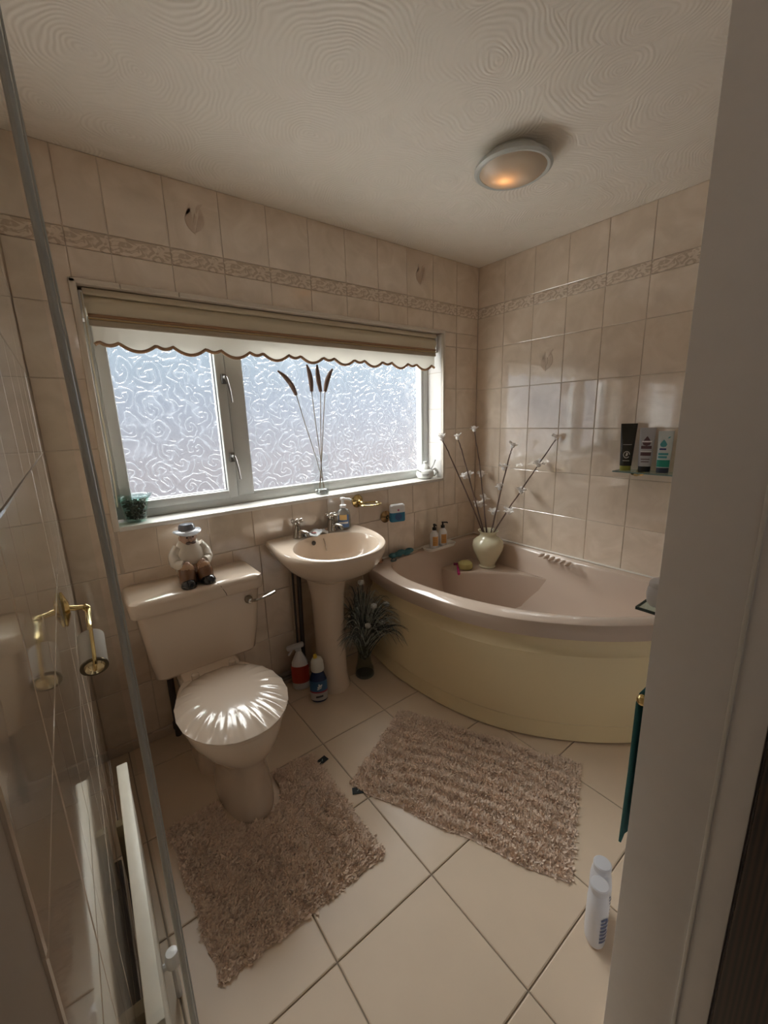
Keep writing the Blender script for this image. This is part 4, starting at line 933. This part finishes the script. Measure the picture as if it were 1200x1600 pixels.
# ------------------------------------------------------------------ grass bouquet beside the pedestal
gx, gy = -1.135, -.215
gv = thing('glass_flower_vase', 'waisted clear glass vase on the floor between pedestal and bath', 'vase', (gx, gy, 0))
obj('glass', lathe([(0, 0), (.044, 0), (.050, .004), (.052, .012), (.050, .04), (.038, .09), (.033, .13), (.040, .17), (.052, .198), (.055, .202), (.050, .200), (.036, .168), (.029, .13), (.034, .09), (.045, .04), (.044, .016), (0, .012)], (gx, gy, .001), 36), sheet_glass('smoky_clear_glass', (.80, .83, .81)), gv)
obj('glass_foot', lathe([(0, .0005), (.047, .0005), (.051, .006), (.050, .012), (0, .014)], (gx, gy, .001), 36), mat('grey_green_glass', (.55, .58, .56), .05, trans=.7), gv)
bq = thing('grass_bouquet', 'bunch of dark green-grey artificial grasses with white button flowers in the floor vase', 'flowers', (gx, gy, .02))
r = random.Random(11); tones = [([], []), ([], [])]
def blade(p0, p1, p2, w, VF):
    V, F = VF; n = 7; k = len(V); pr_ = None
    for i in range(n+1):
        t = i/n; q = p0*(1-t)**2+p1*2*t*(1-t)+p2*t*t
        d = ((p1-p0)*(1-t)+(p2-p1)*t).normalized(); s = d.cross(Vector((CAM-q))).normalized()*w*(1-t*.85)
        V.append(tuple(q-s)); V.append(tuple(q+s))
    for i in range(n): F.append((k+2*i, k+2*i+1, k+2*i+3, k+2*i+2))
RD, FD = Vector((.80, -.60)), Vector((-.60, -.80))
for b in range(620):
    a = r.random()*2*pi; q2 = r.random()**.6; low_ = r.random() < .45
    e = RD*(cos(a)*q2*(.25 if low_ else .19))+FD*(sin(a)*q2*(.10)); e.y *= 1.5 if e.x > 0 else 1.0
    p0 = Vector((gx+r.uniform(-.02, .02), gy+r.uniform(-.02, .02), .10+r.random()*.10))
    p2 = Vector((gx+e.x, gy+e.y, r.uniform(.22, .38) if low_ else .56-.16*q2-r.random()*.16))
    p1 = Vector((gx+e.x*.6, gy+e.y*.6, max(p2.z, .30)+r.uniform(.04, .12)))
    for p_ in (p1, p2):
        p_.y = min(p_.y, -.02); p_.x = min(p_.x, -1.02)
        if p_.x < -1.20: p_.y = min(p_.y, -.285)
    blade(p0, p1, p2, r.uniform(.0018, .0038), tones[r.random() < .38])
for tone, gm_ in zip(tones, (mat('dark_grey_green_grass', (.055, .065, .058), .6, var=(20, .5)), mat('pale_grey_grass', (.36, .38, .34), .6, var=(20, .3)))):
    gobj = obj('grass_blades', tone, gm_, bq, smooth=False); gobj['kind'] = 'stuff'
for b in range(9):
    a = 2*pi*b/9+.3; p2 = Vector((gx+.075*cos(a), gy+.065*sin(a)-.01, .30+.13*((b*5) % 9)/9)); u_, w_, d_ = frame_of(Vector((cos(a), sin(a), 1.3)))
    L_ = .085; Wd = .011
    obj('leaf', ([p2, p2+d_*L_*.4+u_*Wd, p2+d_*L_, p2+d_*L_*.4-u_*Wd, p2+d_*L_*.45+w_*.004], [(0, 1, 4), (1, 2, 4), (2, 3, 4), (3, 0, 4)]), mat('silver_grey_leaf', (.17, .19, .17), .6), bq)
HEADM = mat('white_button_flower', (.46, .46, .44), .8, bump=(150, .8, .003)); FS = mat('pale_grey_stem', (.25, .26, .23), .7)
for p in ((-1.165, -.26, .56), (-1.11, -.29, .425), (-1.025, -.285, .405), (-1.16, -.30, .335), (-1.07, -.30, .325)):
    fl_ = obj('flower_head', join(ball(p, .016, .016, .013, 12, 8), *[ball((p[0]+.011*cos(k), p[1]+.011*sin(k), p[2]+.004), .006, .006, .006, 6, 4) for k in range(6)]), HEADM, bq)
    obj('flower_stem', tube(curve([(gx, gy, .10), (gx+(p[0]-gx)*.3, gy+(p[1]-gy)*.3, .26), (p[0], p[1], p[2]-.008)], 5), .002, 5), FS, fl_)

# ------------------------------------------------------------------ toilet roll holder on the left wall
tr_ = thing('toilet_roll_holder', 'brass toilet roll holder on the left tiled wall', 'holder', (-W, -.82, .96))
obj('backplate', loft([[(-W+.001+d, -.80+.015*k*cos(a), .977+.040*k*sin(a)) for a in [2*pi*i/24 for i in range(24)]] for d, k in ((0, 1), (.004, 1), (.007, .75), (.012, .4))], True), BRASS, tr_)
obj('arm', tube(curve([(-W+.008, -.80, .978), (-W+.025, -.795, .972), (-W+.038, -.79, .968), (-W+.044, -.79, .962)], 5), [.006]*5+[.0055]*5+[.008]*6, 10), BRASS, tr_)
obj('spindle', tube([(-W+.044, -.79, .962), (-W+.042, -.83, .948), (-W+.040, -.875, .922)], [.006, .005, .005], 10), BRASS, tr_)
ax = Vector((-.002, -.075, -.032)); c0 = Vector((-W+.040, -.862, .925)); e0 = c0+ax
rl = tag(obj('toilet_roll', tube([c0, c0+ax*.02, c0+ax*.98, e0], [.021, .024, .024, .023], 28), mat('white_tissue', (.68, .64, .60), .95, bump=(150, .3, .001)), base=c0), 'small white toilet roll, nearly used up, on the brass holder', 'toilet roll')
obj('roll_collar', tube([e0, e0+ax*.04], [.0245, .0245], 28), mat('dark_bronze', (.10, .075, .045), .3, .8), tr_)
obj('roll_end_cap', tube([e0+ax*.04, e0+ax*.09, e0+ax*.12], [.0185, .016, .008], 24), mat('bright_brass', (.74, .62, .40), .10, 1.0), tr_)
ho = Vector((.003, -.011, .0265))
obj('hook_bar', tube(curve([(-W+.044, -.79, .962), c0+ho*1.1, c0+ax*.55+ho*1.08, e0+ax*.10+ho*.95, e0+ax*.16+ho*.3, e0+ax*.13], 5), .0035, 8), BRASS, tr_)

# ------------------------------------------------------------------ radiator, black slab, glass panel on the left
ra = thing('radiator', 'slim white painted radiator along the left tiled wall', 'radiator', (-2.258, -.96, .06))
Mr = Matrix.Translation((-2.2625, -.965, 0)) @ Matrix.Rotation(radians(-1.4), 4, 'Z')
RP = mat('chipped_white_paint', (.72, .67, .59), .4, var=(18, .10), bump=(40, .3, .003))
obj('panel', xf(box(-.008, .011, -.318, .318, .06, .425, .003), Mr), RP, ra)
obj('top_rail', xf(box(-.013, .013, -.322, .322, .412, .432, .003), Mr), RP, ra)
for s in (-.22, .22): obj('wall_bracket', xf(box(-.034, -.009, s-.012, s+.012, .15, .34, .003), Mr), mat('cream_metal', (.55, .50, .34), .4), ra)
obj('valve', xf(join(lathe([(.012, 0), (.016, .006), (.017, .03), (.013, .042), (0, .044)], (.034, -.02, .10), 14), tube([(.034, -.02, .10), (.034, -.02, .0)], .007, 8), tube([(.012, -.02, .11), (.034, -.02, .11)], .008, 8)), Mr), WHITE, ra)
scm = thing('black_floor_slab', 'flat black object lying on the floor between the radiator and left wall', 'scale', (-2.27, -.85, 0))  # plain black slab filling the gap between radiator and wall
obj('platform', box(-W+.004, -2.262, -1.62, -.535, .006, .022, .004), BLACK, scm)
for yy in (-1.55, -.58): obj('foot', lathe([(.009, 0), (.011, .006)], (-2.28, yy, .0005), 12), BLACK, scm)
gl_ = thing('glass_screen', 'narrow clear glass screen panel with a grey seal strip, nearest on the left', 'glass screen', (-2.26, -1.30, 0))
gy0 = -1.305
obj('pane', ([(-W+.001, gy0-.003, .002), (-2.227, gy0-.003, .002), (-2.237, gy0-.003, 2.0), (-W+.001, gy0-.003, 2.0), (-W+.001, gy0+.003, .002), (-2.227, gy0+.003, .002), (-2.237, gy0+.003, 2.0), (-W+.001, gy0+.003, 2.0)],
    [(0, 1, 2, 3), (7, 6, 5, 4), (0, 4, 5, 1), (1, 5, 6, 2), (2, 6, 7, 3), (3, 7, 4, 0)]), sheet_glass('screen_glass', (.97, .985, .98)), gl_, smooth=False)
obj('seal_strip', tube([(-2.223, gy0, .002), (-2.220, gy0, .9), (-2.221, gy0, 1.2), (-2.2285, gy0, 1.6), (-2.234, gy0, 2.0)], .0042, 8), mat('grey_clear_seal', (.60, .63, .63), .3, trans=.1), gl_)
obj('seal_lip', tube([(-2.2175, gy0-.002, .002), (-2.2145, gy0-.002, .9), (-2.2155, gy0-.002, 1.2), (-2.223, gy0-.002, 1.6), (-2.2285, gy0-.002, 2.0)], .0013, 6), mat('pale_seal_lip', (.55, .58, .58), .3), gl_)

# ------------------------------------------------------------------ door lining, door, things by the door wall
jx = -1.52
tj = struct('trim_7', box(jx, -1.49, -1.771, -1.662, 0, H, .0015), PAINT)
tj2 = struct('trim_8', box(jx+.002, -1.49, -1.816, -1.773, 0, H, .0015), PAINT)
struct('trim_9', box(jx-.003, jx+.02, -1.776, -1.7705, 0, H, .001), mat('painted_edge_highlight', (.80, .80, .78), .3))  # thin white bead standing in for the highlight on the lining's edge
holeM = mat('screw_hole_dark', (.02, .015, .012), .9)
for y, z, s in ((-1.689, 1.677, .005), (-1.738, 1.195, .0035), (-1.698, .76, .0035), (-1.752, .356, .0035), (-1.70, .36, .0025), (-1.806, .99, .002), (-1.80, .77, .003)):
    obj('screw_hole', lathe([(0, 0), (s, 0), (s, .0008), (0, .0009)], (jx+.0012 if y > -1.775 else jx+.0035, y, z), 10, (-1, 0, 0), sx=1, sy=1.0), holeM, tj if y > -1.775 else tj2)
WOOD = mat('dark_brown_wood', (.045, .026, .018), .35)
n = WOOD.node_tree; wv_ = N(n, 'ShaderNodeTexWave'); wv_.inputs['Scale'].default_value = 14; wv_.inputs['Distortion'].default_value = 3; wv_.bands_direction = 'Y'
tcx = N(n, 'ShaderNodeTexCoord'); mpx = N(n, 'ShaderNodeMapping'); mpx.inputs['Scale'].default_value = (1, 3, .08); rr_ = N(n, 'ShaderNodeValToRGB')
rr_.color_ramp.elements[0].color = (.020, .012, .009, 1); rr_.color_ramp.elements[1].color = (.060, .034, .022, 1)
n.links.new(tcx.outputs['Object'], mpx.inputs[0]); n.links.new(mpx.outputs[0], wv_.inputs[0]); n.links.new(wv_.outputs['Fac'], rr_.inputs[0]); n.links.new(rr_.outputs[0], n.nodes['Principled BSDF'].inputs['Base Color'])
dr = struct('door_1', box(-1.522, -1.482, -2.55, -1.82, .008, 2.0, .003), WOOD)
# towel rail + towel + shelf on the door wall
rail = thing('towel_rail', 'brass towel rail with round end knob beside the door frame', 'towel rail', (-1.2, D, .80))
obj('rail_bar', tube([(-1.395, D+.045, .795), (-.85, D+.045, .795)], .006, 10), BRASS, rail)
obj('end_knob', ball((-1.402, D+.046, .796), .012, .012, .012, 16, 10), BRASS, rail)
for x in (-1.37, -.90): obj('rail_post', tube([(x, D+.001, .795), (x, D+.042, .795)], .007, 10), BRASS, rail)
TOW = mat('teal_towelling', (.04, .15, .15), .95, bump=(250, .6, .003))
tw = thing('towel', 'dark teal towel hanging on the brass rail beside the door frame', 'towel', (-1.2, D+.045, .795))
pr2 = [(.034, .80-.40), (.034, .60), (.033, .78), (.037, .805), (.045, .812), (.054, .803), (.058, .78), (.060, .60), (.060, .42)]
rows_ = []
for i in range(15):
    x = -1.392+.40*i/14
    rows_.append([(x+.004*sin(z*14), D+d+(.004*sin(i*1.7)*(z < .7)), z) for d, z in pr2])
V = [p for r_ in rows_ for p in r_]; k = len(pr2); F = [(i*k+j, i*k+j+1, (i+1)*k+j+1, (i+1)*k+j) for i in range(14) for j in range(k-1)]
to = obj('cloth', (V, F), TOW, tw); md = to.modifiers.new('thick', 'SOLIDIFY'); md.thickness = .005; md.offset = 0
gs = thing('glass_corner_shelf', 'small glass shelf corner poking out beside the door frame', 'shelf', (-1.3, D, .985))
obj('glass_plate', box(-1.40, -.95, D+.001, D+.078, .982, .988), SHELFG, gs, smooth=False)
obj('glass_end_edge', box(-1.4015, -1.40, D+.001, D+.078, .982, .988), mat('dark_glass_edge', (.05, .07, .07), .1), gs, smooth=False); obj('glass_front_edge', box(-1.4015, -.95, D+.078, D+.0795, .982, .988), MATS['dark_glass_edge'], gs, smooth=False)
wr = thing('white_jar', 'rounded white jar on the glass shelf, half hidden by the door frame', 'jar', (-1.36, D+.05, .9885))
obj('pot', lathe([(.0, 0), (.020, 0), (.024, .005), (.026, .020), (.024, .034), (.021, .038)], (-1.362, D+.050, .9885), 24), WHITE, wr)
obj('lid', lathe([(.022, .038), (.023, .041), (.021, .049), (.012, .054), (0, .056)], (-1.362, D+.050, .9885), 24), WHITE, wr)
def powder(x, y, label, rz, text=True):
    t = thing('powder_bottle', label, 'bottle', (x, y, .0), 'powder bottles by the door frame')
    PB = mat('white_powder_bottle', (.68, .68, .72), .3)
    bod = [ov(x, y, .030, .021, .001, rz), ov(x, y, .036, .025, .006, rz), ov(x, y, .037, .026, .02, rz), ov(x, y, .036, .026, .12, rz), ov(x, y, .032, .024, .142, rz), ov(x, y, .022, .020, .153, rz), ov(x, y, .020, .020, .158, rz)]
    obj('body', loft(bod, True), PB, t)
    obj('cap', loft([ov(x, y, .0215, .0215, .156, rz), ov(x, y, .0225, .0225, .160, rz), ov(x, y, .0225, .0225, .174, rz), ov(x, y, .020, .020, .177, rz), ov(x, y, .014, .014, .1775, rz)], True), PB, t)
    f_ = math.atan2(CAM.y-y, CAM.x-x)+.75
    bars = [[(-.012+.0*k, .03+.012*k), (.010+.003*(k % 3), .03+.012*k), (.010+.003*(k % 3), .036+.012*k), (-.012, .036+.012*k)] for k in range(7)]
    blabel('blue_print', bars, mat('blue_grey_print', (.13, .15, .26), .5), t, (x, y), .037, .026, rz, f_)
powder(-1.325, -1.555, 'white talcum bottle with blue print, the nearer of the pair on the floor', .5)
powder(-1.268, -1.535, 'white talcum bottle standing behind the nearer one on the floor', .7)

# ------------------------------------------------------------------ unseen fill lamp added behind the viewer to brighten the room
hl = thing('fill_lamp', 'round fill lamp added out of view behind the doorway', 'lamp', (-1.9, -2.5, H-.001))
obj('diffuser', lathe([(0, 0), (.12, 0), (.13, -.02), (.11, -.06), (0, -.08)], (-1.9, -2.5, H-.001), 32), mat('fill_lamp_glass', (.8, .8, .78), .4), hl)
hld = bpy.data.lights.new('fill_lamp_light', 'POINT'); hld.energy = 0.5; hld.color = (1, .93, .85); hld.shadow_soft_size = .12
hlo = bpy.data.objects.new('fill_lamp_light', hld); COL.objects.link(hlo); hlo.parent = hl; hlo.location = (0, 0, -.22)
